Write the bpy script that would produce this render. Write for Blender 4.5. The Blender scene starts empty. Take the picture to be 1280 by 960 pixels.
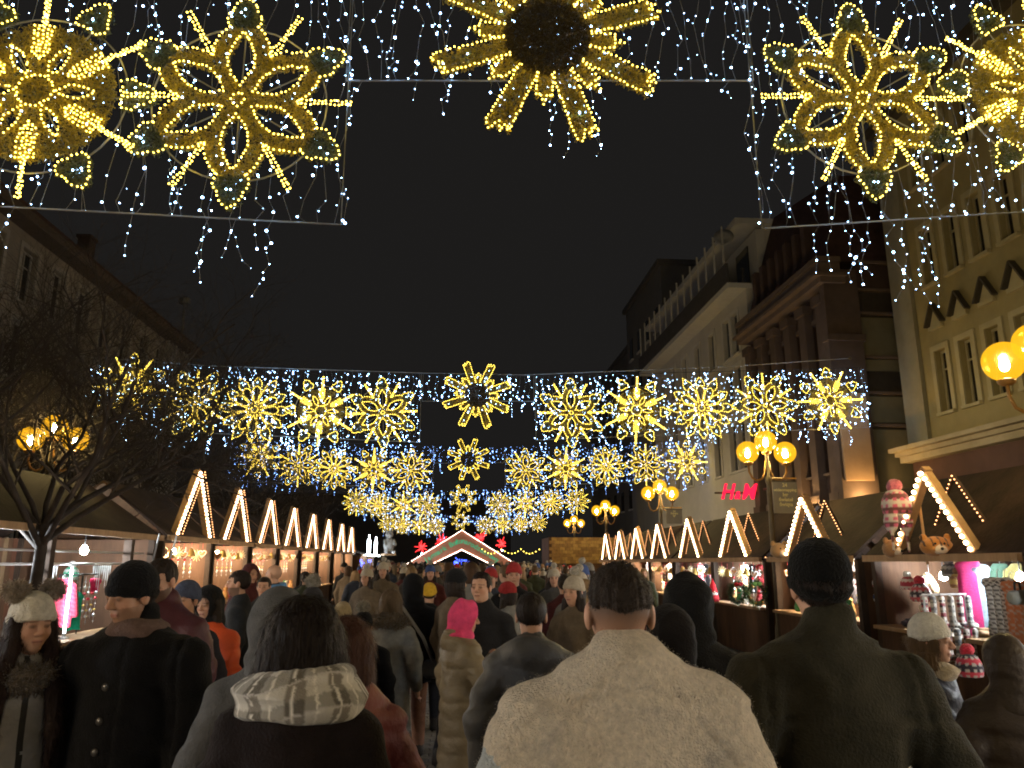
import bpy, math, random
import numpy as np
from mathutils import Vector, Matrix

# ---------------------------------------------------------------- camera, world, exposure
scene = bpy.context.scene
RX, FOC = 1280.0, 961.0                       # photograph width and focal length in its pixels
PITCH = math.atan(223 / FOC)
YAW = math.atan(72 * math.cos(PITCH) / FOC)
EYE = 1.8
cam_d = bpy.data.cameras.new('camera')
cam_d.sensor_width = 36.0
cam_d.lens = 36.0 * FOC / RX
cam_d.clip_start, cam_d.clip_end = 0.05, 1500
cam = bpy.data.objects.new('camera', cam_d)
scene.collection.objects.link(cam)
cam.location = (0, 0, EYE)
cam.rotation_euler = (math.pi / 2 + PITCH, 0, -YAW)
scene.camera = cam

world = bpy.data.worlds.new('World')
scene.world = world
world.use_nodes = True
wn = world.node_tree
bg = wn.nodes['Background']
sky_t = wn.nodes.new('ShaderNodeTexSky')      # the last of the daylight sky, sun well below the horizon
sky_t.sky_type = 'NISHITA'
sky_t.sun_disc = False
sky_t.sun_elevation = math.radians(-8)
sky_t.sun_rotation = math.radians(200)
mixw = wn.nodes.new('ShaderNodeMixRGB')
mixw.blend_type = 'ADD'
mixw.inputs[0].default_value = 1.0
scl = wn.nodes.new('ShaderNodeMixRGB')
scl.blend_type = 'MULTIPLY'
scl.inputs[0].default_value = 1.0
scl.inputs[2].default_value = (0.02, 0.02, 0.02, 1)
wn.links.new(sky_t.outputs[0], scl.inputs[1])
wn.links.new(scl.outputs[0], mixw.inputs[1])
mixw.inputs[2].default_value = (0.0068, 0.0064, 0.0061, 1)   # town glow on low cloud
wn.links.new(mixw.outputs[0], bg.inputs[0])
bg.inputs[1].default_value = 1.0

vs = scene.view_settings
vs.view_transform = 'Standard'
vs.look = 'None'
vs.exposure = 0.8
vs.gamma = 1.0
vs.use_curve_mapping = False
cy = scene.cycles
cy.use_denoising = True
cy.max_bounces = 5
cy.diffuse_bounces = 2
cy.glossy_bounces = 2
cy.transmission_bounces = 3
cy.transparent_max_bounces = 12
cy.sample_clamp_indirect = 2.0
cy.caustics_reflective = False
cy.caustics_refractive = False
cy.use_light_tree = True
cy.filter_width = 1.9

RND = random.Random(11)
NR = np.random.default_rng(5)

# ---------------------------------------------------------------- photograph pixel -> place
_F = Vector((math.sin(YAW) * math.cos(PITCH), math.cos(YAW) * math.cos(PITCH), math.sin(PITCH)))
_R = Vector((math.cos(YAW), -math.sin(YAW), 0))
_U = _R.cross(_F)
def ray(x, y): return _F + _R * ((x - 640) / FOC) + _U * ((480 - y) / FOC)
def atY(x, y, Y):
    d = ray(x, y); return Vector((0, 0, EYE)) + d * (Y / d.y)
def atX(x, y, X):
    d = ray(x, y); return Vector((0, 0, EYE)) + d * (X / d.x)

# ---------------------------------------------------------------- objects
COL = scene.collection
def link(o):
    COL.objects.link(o); return o
def tag(o, label=None, cat=None, group=None, kind=None):
    if label: o['label'] = label
    if cat: o['category'] = cat
    if group: o['group'] = group
    if kind: o['kind'] = kind
    return o
def empty(name, loc=(0, 0, 0), rz=0.0, label=None, cat=None, group=None):
    o = bpy.data.objects.new(name, None)
    o.empty_display_size = 0.1
    o.location = loc; o.rotation_euler = (0, 0, rz)
    return tag(link(o), label, cat, group)
def obj(name, me, mat=None, parent=None, loc=None, rot=None, kind=None):
    o = bpy.data.objects.new(name, me)
    link(o)
    if mat is not None and not me.materials: me.materials.append(mat)
    if parent is not None: o.parent = parent
    if loc is not None: o.location = loc
    if rot is not None: o.rotation_euler = rot
    if kind: o['kind'] = kind
    return o
def children(o): return [c for c in bpy.data.objects if c.parent is o]
def copy_tree(root, kids, loc=None, rz=None):
    """kids: [(object, parent or root)] in order, parents first"""
    m = {root: link(root.copy())}
    r = m[root]
    if loc is not None: r.location = loc
    if rz is not None: r.rotation_euler = (0, 0, rz)
    for k in kids:
        c = link(k.copy()); c.parent = m[k.parent]; m[k] = c
    return r, m
def np_mesh(name, V, Fc, smooth=False):
    me = bpy.data.meshes.new(name)
    V = np.asarray(V, dtype=np.float32).reshape(-1, 3)
    Fc = np.asarray(Fc, dtype=np.int32)
    n, k = Fc.shape
    me.vertices.add(len(V)); me.vertices.foreach_set('co', V.ravel())
    me.loops.add(n * k); me.loops.foreach_set('vertex_index', Fc.ravel())
    me.polygons.add(n)
    me.polygons.foreach_set('loop_start', np.arange(0, n * k, k, dtype=np.int32))
    me.polygons.foreach_set('use_smooth', np.full(n, smooth, dtype=bool))
    me.update(calc_edges=True)
    return me

class MB:
    def __init__(s): s.v = []; s.f = []
    def add(s, vs_, fs_):
        b = len(s.v); s.v.extend([tuple(p) for p in vs_]); s.f.extend([tuple(i + b for i in f) for f in fs_]); return s
    def box(s, x0, x1, y0, y1, z0, z1):
        return s.add([(x0,y0,z0),(x1,y0,z0),(x1,y1,z0),(x0,y1,z0),(x0,y0,z1),(x1,y0,z1),(x1,y1,z1),(x0,y1,z1)],
              [(0,3,2,1),(4,5,6,7),(0,1,5,4),(1,2,6,5),(2,3,7,6),(3,0,4,7)])
    def bar(s, p, q, w, h, up=(0,0,1)):
        p, q = Vector(p), Vector(q); d = (q - p).normalized(); u = Vector(up)
        a = d.cross(u)
        if a.length < 1e-4: a = d.cross(Vector((0,1,0)))
        a.normalize(); b = a.cross(d).normalized(); a = a * (w/2); b = b * (h/2)
        return s.add([p-a-b,p+a-b,p+a+b,p-a+b,q-a-b,q+a-b,q+a+b,q-a+b],
              [(0,1,2,3),(7,6,5,4),(4,5,1,0),(5,6,2,1),(6,7,3,2),(7,4,0,3)])
    def tube(s, pts, rad, n=6, cap=True):
        pts = [Vector(p) for p in pts]
        if not hasattr(rad, '__len__'): rad = [rad] * len(pts)
        vs_ = []; fs_ = []; ref = None
        for i, p in enumerate(pts):
            d = (pts[min(i+1, len(pts)-1)] - pts[max(i-1, 0)])
            d = d.normalized() if d.length > 1e-7 else Vector((0,0,1))
            if ref is None: ref = d.orthogonal().normalized()
            a = (ref - d * ref.dot(d))
            a = a.normalized() if a.length > 1e-5 else d.orthogonal().normalized()
            ref = a; b = d.cross(a)
            for k in range(n):
                t = 2 * math.pi * k / n
                vs_.append(p + (a * math.cos(t) + b * math.sin(t)) * rad[i])
        for i in range(len(pts) - 1):
            for k in range(n):
                k2 = (k + 1) % n
                fs_.append((i*n+k, i*n+k2, (i+1)*n+k2, (i+1)*n+k))
        if cap:
            fs_.append(tuple(range(n))[::-1]); fs_.append(tuple((len(pts)-1)*n + k for k in range(n)))
        return s.add(vs_, fs_)
    def lathe(s, prof, n=16, c=(0,0,0), sy=1.0):
        vs_ = []; fs_ = []; c = Vector(c)
        for r, z in prof:
            for k in range(n):
                t = 2*math.pi*k/n
                vs_.append(c + Vector((r*math.cos(t), r*sy*math.sin(t), z)))
        for i in range(len(prof)-1):
            for k in range(n):
                k2 = (k+1) % n
                fs_.append((i*n+k, i*n+k2, (i+1)*n+k2, (i+1)*n+k))
        if prof[0][0] > 1e-5: fs_.append(tuple(range(n))[::-1])
        if prof[-1][0] > 1e-5: fs_.append(tuple((len(prof)-1)*n+k for k in range(n)))
        return s.add(vs_, fs_)
    def ball(s, c, r, n=10, m=6, sc=(1,1,1)):
        vs_ = []; fs_ = []; c = Vector(c)
        for i in range(m+1):
            a = math.pi*i/m
            for k in range(n):
                t = 2*math.pi*k/n
                vs_.append(c + Vector((r*sc[0]*math.sin(a)*math.cos(t), r*sc[1]*math.sin(a)*math.sin(t), r*sc[2]*math.cos(a))))
        for i in range(m):
            for k in range(n):
                k2 = (k+1) % n
                fs_.append((i*n+k, (i+1)*n+k, (i+1)*n+k2, i*n+k2))
        return s.add(vs_, fs_)
    def prism(s, poly, d0, d1, to3):
        """poly: 2-D outline; to3(u, v, d) -> point"""
        n = len(poly)
        vs_ = [to3(u, v, d0) for u, v in poly] + [to3(u, v, d1) for u, v in poly]
        fs_ = [tuple(range(n))[::-1], tuple(range(n, 2*n))] + [(k, (k+1) % n, n+(k+1) % n, n+k) for k in range(n)]
        return s.add(vs_, fs_)
    def mesh(s, name, smooth=False):
        me = bpy.data.meshes.new(name)
        me.from_pydata([tuple(p) for p in s.v], [], s.f)
        if smooth:
            me.polygons.foreach_set('use_smooth', np.full(len(me.polygons), True))
        me.update(); return me
    def build(s, name, mat, parent=None, smooth=False, kind=None):
        me = s.mesh(name, smooth)
        bm_fix(me)
        return obj(name, me, mat, parent, kind=kind)
import bmesh
def bm_fix(me):
    b = bmesh.new(); b.from_mesh(me)
    bmesh.ops.recalc_face_normals(b, faces=b.faces)
    b.to_mesh(me); b.free()

# ---------------------------------------------------------------- materials
MATS = {}
def mat(name, col, rough=0.7, var=0.15, scale=6.0, bump=0.0, bscale=None, metal=0.0, spec=0.3, sheen=0.0, stretch=None, coat=0.0):
    if name in MATS: return MATS[name]
    m = bpy.data.materials.new(name); MATS[name] = m
    m.use_nodes = True
    nt = m.node_tree; b = nt.nodes['Principled BSDF']
    b.inputs['Roughness'].default_value = rough
    b.inputs['Metallic'].default_value = metal
    b.inputs['Specular IOR Level'].default_value = spec
    if sheen:
        b.inputs['Sheen Weight'].default_value = sheen
        b.inputs['Sheen Roughness'].default_value = 0.5
    if coat: b.inputs['Coat Weight'].default_value = coat
    tc = nt.nodes.new('ShaderNodeTexCoord')
    src = tc.outputs['Object']
    if stretch:
        mp = nt.nodes.new('ShaderNodeMapping'); mp.inputs['Scale'].default_value = stretch
        nt.links.new(src, mp.inputs[0]); src = mp.outputs[0]
    nz = nt.nodes.new('ShaderNodeTexNoise'); nz.inputs['Scale'].default_value = scale
    nz.inputs['Detail'].default_value = 5; nz.inputs['Roughness'].default_value = 0.65
    nt.links.new(src, nz.inputs['Vector'])
    rp = nt.nodes.new('ShaderNodeValToRGB')
    c0 = [max(0, c*(1-var)) for c in col]; c1 = [min(1, c*(1+var)) for c in col]
    rp.color_ramp.elements[0].position = 0.3; rp.color_ramp.elements[1].position = 0.7
    rp.color_ramp.elements[0].color = (*c0, 1); rp.color_ramp.elements[1].color = (*c1, 1)
    nt.links.new(nz.outputs[0], rp.inputs[0]); nt.links.new(rp.outputs[0], b.inputs['Base Color'])
    if bump:
        n2 = nt.nodes.new('ShaderNodeTexNoise'); n2.inputs['Scale'].default_value = bscale or scale*5
        n2.inputs['Detail'].default_value = 4
        nt.links.new(src, n2.inputs['Vector'])
        bp = nt.nodes.new('ShaderNodeBump'); bp.inputs['Strength'].default_value = min(1, bump); bp.inputs['Distance'].default_value = 0.01*max(1, bump)
        nt.links.new(n2.outputs[0], bp.inputs['Height']); nt.links.new(bp.outputs[0], b.inputs['Normal'])
    return m
def emis(name, col, strength, sample=True):
    if name in MATS: return MATS[name]
    m = bpy.data.materials.new(name); MATS[name] = m
    m.use_nodes = True; nt = m.node_tree; nt.nodes.clear()
    e = nt.nodes.new('ShaderNodeEmission'); e.inputs[0].default_value = (*col, 1); e.inputs[1].default_value = strength
    o = nt.nodes.new('ShaderNodeOutputMaterial'); nt.links.new(e.outputs[0], o.inputs[0])
    m.cycles.emission_sampling = 'FRONT' if sample else 'NONE'
    return m
def attr_mat(name, rough=0.6, sss=0.0, bump=0.0, bscale=200, sheen=0.0, spec=0.3):
    """colour from the mesh's own point colours (skin, lips, brows, stripes of a knit)"""
    if name in MATS: return MATS[name]
    m = mat(name, (0.5, 0.5, 0.5), rough, bump=bump, bscale=bscale, sheen=sheen, spec=spec)
    nt = m.node_tree; b = nt.nodes['Principled BSDF']
    a = nt.nodes.new('ShaderNodeAttribute'); a.attribute_name = 'Col'
    nt.links.new(a.outputs['Color'], b.inputs['Base Color'])
    if sss:
        b.inputs['Subsurface Weight'].default_value = sss; b.inputs['Subsurface Radius'].default_value = (0.01, 0.004, 0.002)
    return m
def set_cols(me, C):
    C = np.concatenate([np.asarray(C, np.float32), np.ones((len(C), 1), np.float32)], 1)
    a = me.color_attributes.new('Col', 'FLOAT_COLOR', 'POINT')
    a.data.foreach_set('color', C.ravel())

# ---------------------------------------------------------------- bulbs: many tiny lit caps in one string
_OCT_V = np.array([(1,0,0),(-1,0,0),(0,1,0),(0,-1,0),(0,0,1),(0,0,-1)], np.float32)
_OCT_F = np.array([(0,2,4),(2,1,4),(1,3,4),(3,0,4),(2,0,5),(1,2,5),(3,1,5),(0,3,5)], np.int32)
_TET_V = np.array([(1,1,1),(1,-1,-1),(-1,1,-1),(-1,-1,1)], np.float32) * 0.8
_TET_F = np.array([(0,1,2),(0,3,1),(0,2,3),(1,3,2)], np.int32)
def _ico():
    b = bmesh.new(); bmesh.ops.create_icosphere(b, subdivisions=1, radius=1.0)
    V = np.array([v.co for v in b.verts], np.float32); b.verts.index_update()
    Fc = np.array([[v.index for v in f.verts] for f in b.faces], np.int32); b.free(); return V, Fc
_ICO = _ico()
def bulb_mesh(name, pts, r, lod=1):
    pts = np.asarray(pts, np.float32).reshape(-1, 3)
    V0, F0 = {0: (_TET_V, _TET_F), 1: (_OCT_V, _OCT_F), 2: _ICO}[lod]
    r = np.broadcast_to(np.asarray(r, np.float32), (len(pts),))
    V = pts[:, None, :] + V0[None] * r[:, None, None]
    Fc = F0[None] + (np.arange(len(pts), dtype=np.int32) * len(V0))[:, None, None]
    return np_mesh(name, V.reshape(-1, 3), Fc.reshape(-1, 3), smooth=(lod == 2))

GOLD_LED = emis('gold_led', (1.0, 0.69, 0.085), 7.5)
WHITE_LED = emis('cool_white_led', (0.33, 0.59, 1.0), 24.0)
BLUE_LED = emis('cool_blue_led', (0.22, 0.42, 1.0), 8.0)
WARM_BULB = emis('warm_bulb', (1.0, 0.66, 0.36), 10.0)
PEACH_BULB = emis('small_amber_bulb', (1.0, 0.42, 0.16), 4.0)
LAMP_CORE = emis('lamp_core', (1.0, 0.86, 0.60), 900.0)
COLD_LAMP = emis('cold_stall_lamp', (0.88, 0.95, 1.0), 700.0)
WARM_LAMP = emis('warm_stall_lamp', (1.0, 0.80, 0.55), 700.0)
# ---------------------------------------------------------------- soft bodies: distance fields turned into one skin
def wave_noise(Pn, k, seed, n=7):
    r = np.random.default_rng(seed)
    out = np.zeros(len(Pn), np.float32)
    for i in range(n):
        d = r.normal(size=3); d /= np.linalg.norm(d)
        kk = k * r.uniform(0.6, 1.7)
        w = 0.35 * np.sin(Pn @ (np.roll(d, 1) * kk * 0.7).astype(np.float32) + r.uniform(0, 6.3))
        out += np.sin(Pn @ (d * kk).astype(np.float32) + r.uniform(0, 6.3) + w * 3)
    return out / n
class Field:
    def __init__(s, xs, ys, zs):
        s.ax = [np.asarray(a, np.float32) for a in (xs, ys, zs)]
        s.d = np.full([len(a) for a in s.ax], 0.5, np.float32)
    def _win(s, lo, hi):
        sl = []
        for a, l, h in zip(s.ax, lo, hi):
            i0 = max(0, int(np.searchsorted(a, l)) - 1); i1 = min(len(a), int(np.searchsorted(a, h)) + 1)
            if i1 - i0 < 1: return None
            sl.append(slice(i0, i1))
        return tuple(sl)
    def _grid(s, sl):
        return np.meshgrid(*[a[q] for a, q in zip(s.ax, sl)], indexing='ij')
    def _put(s, sl, pd, k, op):
        d = s.d[sl]
        if op == 'sub': pd = -pd
        if op in ('sub', 'int'):
            h = np.clip(0.5 - 0.5 * (d - pd) / k, 0, 1); s.d[sl] = d + (pd - d) * h + k * h * (1 - h)
        else:
            h = np.clip(0.5 + 0.5 * (d - pd) / k, 0, 1); s.d[sl] = d + (pd - d) * h - k * h * (1 - h)
    def cap(s, a, b, ra, rb=None, sy=1.0, k=0.02, op='add'):
        rb = ra if rb is None else rb
        a = np.asarray(a, np.float32); b = np.asarray(b, np.float32)
        m = max(ra, rb) + k + 0.03
        sl = s._win(np.minimum(a, b) - m, np.maximum(a, b) + m)
        if sl is None: return s
        X, Y, Z = s._grid(sl)
        ay, by = a[1], b[1]
        px, py, pz = X - a[0], (Y - ay), Z - a[2]
        dx, dy, dz = (b - a)
        L2 = dx*dx + dy*dy + dz*dz + 1e-9
        t = np.clip((px*dx + py*dy + pz*dz) / L2, 0, 1)
        q = np.sqrt((px - t*dx)**2 + ((py - t*dy)/sy)**2 + (pz - t*dz)**2)
        s._put(sl, q - (ra + (rb - ra) * t), k, op); return s
    def ell(s, c, r, M=None, k=0.015, op='add'):
        c = np.asarray(c, np.float32); r = np.asarray(r, np.float32)
        m = float(r.max()) + k + 0.03
        sl = s._win(c - m, c + m)
        if sl is None: return s
        X, Y, Z = s._grid(sl)
        p = np.stack([X - c[0], Y - c[1], Z - c[2]], -1)
        if M is not None: p = p @ M.astype(np.float32)
        k0 = np.sqrt(((p / r)**2).sum(-1)); k1 = np.sqrt(((p / (r*r))**2).sum(-1)) + 1e-6
        s._put(sl, k0 * (k0 - 1) / k1, k, op); return s
    def func(s, fn, op='int', k=0.005):
        """fn(P) -> distance, on every node"""
        sl = (slice(None),) * 3
        X, Y, Z = s._grid(sl)
        s._put(sl, fn(X, Y, Z).astype(np.float32), k, op); return s
    def rough(s, amp, kk, seed, stretch=(1, 1, 1)):
        m = np.abs(s.d) < amp * 3 + 0.03
        i, j, q = np.nonzero(m)
        Pn = np.stack([s.ax[0][i]*stretch[0], s.ax[1][j]*stretch[1], s.ax[2][q]*stretch[2]], -1)
        s.d[m] += amp * wave_noise(Pn, kk, seed); return s
    def crease(s, amp, kk, seed, stretch=(1, 1, 1)):
        m = np.abs(s.d) < amp * 3 + 0.03
        i, j, q = np.nonzero(m)
        Pn = np.stack([s.ax[0][i]*stretch[0], s.ax[1][j]*stretch[1], s.ax[2][q]*stretch[2]], -1)
        s.d[m] += amp * (np.abs(wave_noise(Pn, kk, seed, 5)*2.6)**0.7 - 0.5) * np.clip(0.3 + 1.4*wave_noise(Pn, kk*.35, seed+1, 4), 0.1, 1); return s
    def seam(s, fn, w=0.006, depth=0.007):
        m = np.abs(s.d) < 0.05
        i, j, q = np.nonzero(m)
        t = fn(s.ax[0][i], s.ax[1][j], s.ax[2][q]); s.d[m] += depth*np.exp(-(t/w)**2) - 0.4*depth*np.exp(-((np.abs(t)-w*2.6)/w)**2); return s
    def quilt(s, pitch, amp, off=0.0):
        m = np.abs(s.d) < 0.06
        i, j, q = np.nonzero(m)
        z = s.ax[2][q] + 0.015*np.sin(s.ax[0][i]*14) + 0.012*np.sin(s.ax[1][j]*19) + off
        s.d[m] += amp * (0.5 - np.abs(np.sin(np.pi * z / pitch))**0.55); return s
    def mesh(s):
        d = s.d.copy()
        d[[0, -1]] = 0.5; d[:, [0, -1]] = 0.5; d[:, :, [0, -1]] = 0.5
        ins = d < 0
        nx, ny, nz = d.shape
        cnt = np.zeros((nx-1, ny-1, nz-1), np.int8)
        cr = [(a, b, c) for a in (0, 1) for b in (0, 1) for c in (0, 1)]
        for a, b, c in cr: cnt += ins[a:nx-1+a, b:ny-1+b, c:nz-1+c]
        act = (cnt > 0) & (cnt < 8)
        I, J, K = np.nonzero(act)
        ident = np.full(act.shape, -1, np.int32); ident[I, J, K] = np.arange(len(I))
        val = {c: d[I+c[0], J+c[1], K+c[2]] for c in cr}
        cx, cy_, cz = s.ax
        acc = np.zeros((len(I), 3), np.float32); num = np.zeros(len(I), np.float32)
        for a in cr:
            for ax in range(3):
                if a[ax]: continue
                b = list(a); b[ax] = 1; b = tuple(b)
                da, db = val[a], val[b]
                m = (da < 0) != (db < 0)
                t = np.where(m, da / np.where(m, da - db, 1), 0)
                pa = np.stack([cx[I+a[0]], cy_[J+a[1]], cz[K+a[2]]], -1)
                pb = np.stack([cx[I+b[0]], cy_[J+b[1]], cz[K+b[2]]], -1)
                acc += np.where(m[:, None], pa + (pb - pa) * t[:, None], 0); num += m
        V = acc / num[:, None]
        quads = []
        for ax in range(3):
            o = [slice(1, -1)] * 3; o[ax] = slice(0, -1)
            o2 = list(o); o2[ax] = slice(1, None)
            s0 = ins[tuple(o)]; s1 = ins[tuple(o2)]
            ii = np.nonzero(s0 != s1)
            g = [ii[q] + (0 if q == ax else 1) for q in range(3)]
            u, v = [(1, 2), (2, 0), (0, 1)][ax]
            def cell(du, dv):
                h = [a.copy() for a in g]; h[u] += du; h[v] += dv
                return ident[h[0], h[1], h[2]]
            q = np.stack([cell(-1, -1), cell(0, -1), cell(0, 0), cell(-1, 0)], -1)
            fl = ~s0[ii]
            q[fl] = q[fl][:, ::-1]
            quads.append(q)
        Q = np.concatenate(quads)
        return V, Q[(Q >= 0).all(1)]
def span(lo, hi, step): return np.arange(lo, hi + step, step, dtype=np.float32)
def graded(pairs):
    """[(start, end, step)...] joined into one rising axis"""
    out = []
    for a, b, st in pairs: out.extend(np.arange(a, b - 1e-6, st))
    out.append(pairs[-1][1]); return np.array(out, np.float32)
def rotm(yaw, pitch, roll=0.0):
    return np.array(Matrix.Rotation(yaw, 3, 'Z') @ Matrix.Rotation(pitch, 3, 'X') @ Matrix.Rotation(roll, 3, 'Y'))

SKIN = attr_mat('skin', 0.55, sss=0.0, bump=0.15, bscale=160)
FABRICS = {}
def cloth(col, kind='wool'):
    key = ('%s_%03d_%03d_%03d' % (kind, *[int(c*999) for c in col]))
    if key in MATS: return MATS[key]
    if kind == 'nylon': return mat(key, col, 0.55, 0.15, 9, bump=0.5, bscale=55, spec=0.3)
    if kind == 'fleece': return mat(key, col, 0.95, 0.22, 60, bump=1.6, bscale=170, sheen=0.2, spec=0.1)
    if kind == 'knit': return mat(key, col, 0.95, 0.2, 40, bump=1.0, bscale=110, sheen=0.05, spec=0.08)
    if kind == 'hair': return mat(key, col, 0.6, 0.35, 30, bump=1.2, bscale=70, spec=0.18, stretch=(1, 1, 0.18))
    if kind == 'fur': return mat(key, col, 0.9, 0.4, 50, bump=2.0, bscale=90, sheen=0.3, spec=0.1)
    return mat(key, col, 0.88, 0.25, 14, bump=0.7, bscale=120, sheen=0.04, spec=0.1)

def person_parts(sp, detail=1.0):
    """meshes of one figure in its own frame: facing +Y, feet on z = 0, scaled to its height"""
    g = sp.get
    seed = g('seed', 1); rr = random.Random(seed)
    S = g('h', 1.72) / 1.753
    D = 1.0 / detail
    bulk = g('bulk', 0.035); sw = g('sw', 1.0); hem = g('hem', 0.78)
    stride = g('stride', 0.08)
    hm = rotm(g('hyaw', 0.0), g('hpitch', 0.0), g('hroll', 0.0))
    piv = np.array([0, -0.02, 1.52]); ho = np.array([0, 0.015 + g('lean', 0.0), 1.635])
    def H(p): return hm @ (np.asarray(p) + ho - piv) + piv
    arms = g('arms', None) or {}
    J = {}
    for sgn, nm in ((-1, 'l'), (1, 'r')):
        a = arms.get(nm, ((0.255, -0.035, 1.13), (0.265, 0.05, 0.89)))
        J[nm] = (np.array([sgn*0.175*sw, -0.005, 1.345 + g('shz', 0)]), np.array([sgn*a[0][0], a[0][1], a[0][2]]), np.array([sgn*a[1][0], a[1][1], a[1][2]]))
    parts = {}
    # --- body: head with a face, neck, trunk, arms with fingers, legs, feet, all one skin
    hd = 0.0066 * D
    lo = 0.020 * D
    face = g('face', True)
    hx = 0.115
    amx = max(abs(j[2][0]) for j in J.values()) + 0.13; amx = max(amx, 0.36)
    hand = 0.0105 * D if g('hands', False) else 0.02 * D
    amy = max(max(j[2][1] for j in J.values()) + 0.16, 0.24)
    f = Field(graded([(-amx, -hx, hand), (-hx, hx, hd if face else hd*1.6), (hx, amx, hand)]),
              graded([(-0.26, -0.15, lo), (-0.15, 0.17, hd if face else hd*1.6), (0.17, amy + 0.02, hand)]),
              graded([(-0.04, 0.7, lo*1.3), (0.7, 1.46, hand), (1.46, 1.80, hd if face else hd*1.6)]))
    E_ = lambda c, r, k=0.015, op='add': f.ell(H(c), r, hm, k, op)
    C_ = lambda a, b, ra, rb=None, k=0.012, op='add': f.cap(H(a), H(b), ra, rb, 1.0, k, op)
    f.cap((0, 0, 0.96), (0, -0.005, 1.30), 0.12, 0.13, 0.75, 0.03)
    f.cap((-0.14*sw, -0.01, 1.36), (0.14*sw, -0.01, 1.36), 0.055, 0.055, 1, 0.05)
    for nm, (sh, el, wr) in J.items():
        f.cap(sh, el, 0.048, 0.04, 1, 0.03); f.cap(el, wr, 0.04, 0.027, 1, 0.02)
        d = (wr - el) / (np.linalg.norm(wr - el) + 1e-6)
        sgn = -1 if nm == 'l' else 1
        side = np.cross(d, [0, 0, 1.0]) if abs(d[2]) < 0.8 else np.array([0, 1.0, 0])
        side = side / np.linalg.norm(side)
        nrm = np.cross(side, d)
        pm = wr + d*0.05
        f.cap(wr, wr + d*0.085, 0.026, 0.032, 1, 0.015)
        for q in range(4):
            b0 = wr + d*0.085 + side*(0.0205*(q-1.5))
            ln = (0.058, 0.072, 0.068, 0.05)[q]
            curl = nrm * (-sgn) * 0.018
            m1 = b0 + d*ln*0.55 + curl*0.4; f.cap(b0, m1, 0.0098, 0.0092, 1, 0.005); f.cap(m1, m1 + d*ln*0.45 + curl*1.3, 0.0092, 0.008, 1, 0.004)
        t0 = wr + d*0.03 + side*0.03
        f.cap(t0, t0 + d*0.035 + side*0.022, 0.0125, 0.011, 1, 0.008)
        f.cap(t0 + d*0.035 + side*0.022, t0 + d*0.066 + side*0.024, 0.011, 0.0095, 1, 0.004)
    for sgn in (-1, 1):
        st = stride * sgn
        f.cap((sgn*0.085, 0, 0.92), (sgn*0.09, 0.02+st*0.5, 0.5), 0.08, 0.055, 1, 0.03)
        f.cap((sgn*0.09, 0.02+st*0.5, 0.5), (sgn*0.095, st-0.01, 0.09), 0.055, 0.04, 1, 0.02)
        f.cap((sgn*0.095, st-0.02, 0.05), (sgn*0.11, st+0.15, 0.035), 0.042, 0.032, 1, 0.02)
    C_((0, -0.014, -0.07), (0, -0.035, -0.20), 0.052, 0.062, 0.03)
    E_((0, -0.012, 0.03), (0.074, 0.093, 0.088))
    E_((0, 0.020, -0.035), (0.058, 0.066, 0.080), 0.03)
    if face:
        E_((0, 0.060, -0.090), (0.024, 0.020, 0.020), 0.02)
        for q in (-1, 1):
            E_((q*0.034, 0.050, -0.028), (0.027, 0.026, 0.026), 0.02)
            E_((q*0.031, 0.101, 0.004), (0.017, 0.018, 0.012), 0.012, 'sub')
            E_((q*0.031, 0.0745, 0.003), (0.0135, 0.0125, 0.0115), 0.004)
            E_((q*0.0775, -0.008, -0.006), (0.011, 0.021, 0.033), 0.008)
            E_((q*0.012, 0.0945, -0.028), (0.009, 0.010, 0.008), 0.006)
        C_((-0.034, 0.078, 0.024), (0.034, 0.078, 0.024), 0.012, None, 0.015)
        C_((0, 0.086, 0.012), (0, 0.107, -0.022), 0.009, 0.0125, 0.01)
        C_((-0.017, 0.081, -0.0565), (0.017, 0.081, -0.0565), 0.007, None, 0.006)
        C_((-0.014, 0.080, -0.067), (0.014, 0.080, -0.067), 0.0075, None, 0.004)
    else:
        for q in (-1, 1): E_((q*0.0775, -0.008, -0.006), (0.011, 0.021, 0.033), 0.008)
        C_((0, 0.086, 0.012), (0, 0.107, -0.022), 0.009, 0.0125, 0.01)
    V, Q = f.mesh()
    q = (V - piv) @ hm + piv - ho                                     # head frame, unrotated
    sk = np.array(g('skin', (0.42, 0.235, 0.155)), np.float32)
    Cc = np.tile(sk, (len(V), 1)); n_ = 0.5 + 0.5*wave_noise(V.astype(np.float32), 60, seed)
    Cc *= (0.90 + 0.2*n_)[:, None]
    hd_m = V[:, 2] > 1.44
    hc = np.array(g('hair_col', (0.02, 0.013, 0.01)), np.float32)
    def blend(mask_d, w, col, amt=1.0):
        a = np.clip(1 - mask_d / w, 0, 1)[:, None] * amt * hd_m[:, None]
        Cc[:] = Cc*(1-a) + np.asarray(col, np.float32)*a
    if face:
        for e in (-1, 1):
            ed = np.linalg.norm((q - [e*0.034, 0.060, -0.028])/[1, 1, 0.9], axis=1); blend(ed, 0.04, sk*[1.12, 0.80, 0.78], 0.6)
            ed = np.linalg.norm((q - [e*0.031, 0.084, 0.0035])/[1.35, 1, 0.72], axis=1); blend(ed, 0.016, (0.05, 0.03, 0.025), 1.3*0.75)
            ed = np.sqrt(np.maximum(np.abs(q[:, 0]-e*0.032)-0.016, 0)**2 + ((q[:, 2]-0.0255-0.12*(0.031-np.abs(q[:, 0])))*1.6)**2) + (q[:, 1] < 0.05)*1; blend(ed, 0.009, hc, 0.95)
            ed = np.linalg.norm(q - [e*0.078, 0, 0], axis=1); blend(ed, 0.035, sk*[1.1, 0.8, 0.75], 0.5)
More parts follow.
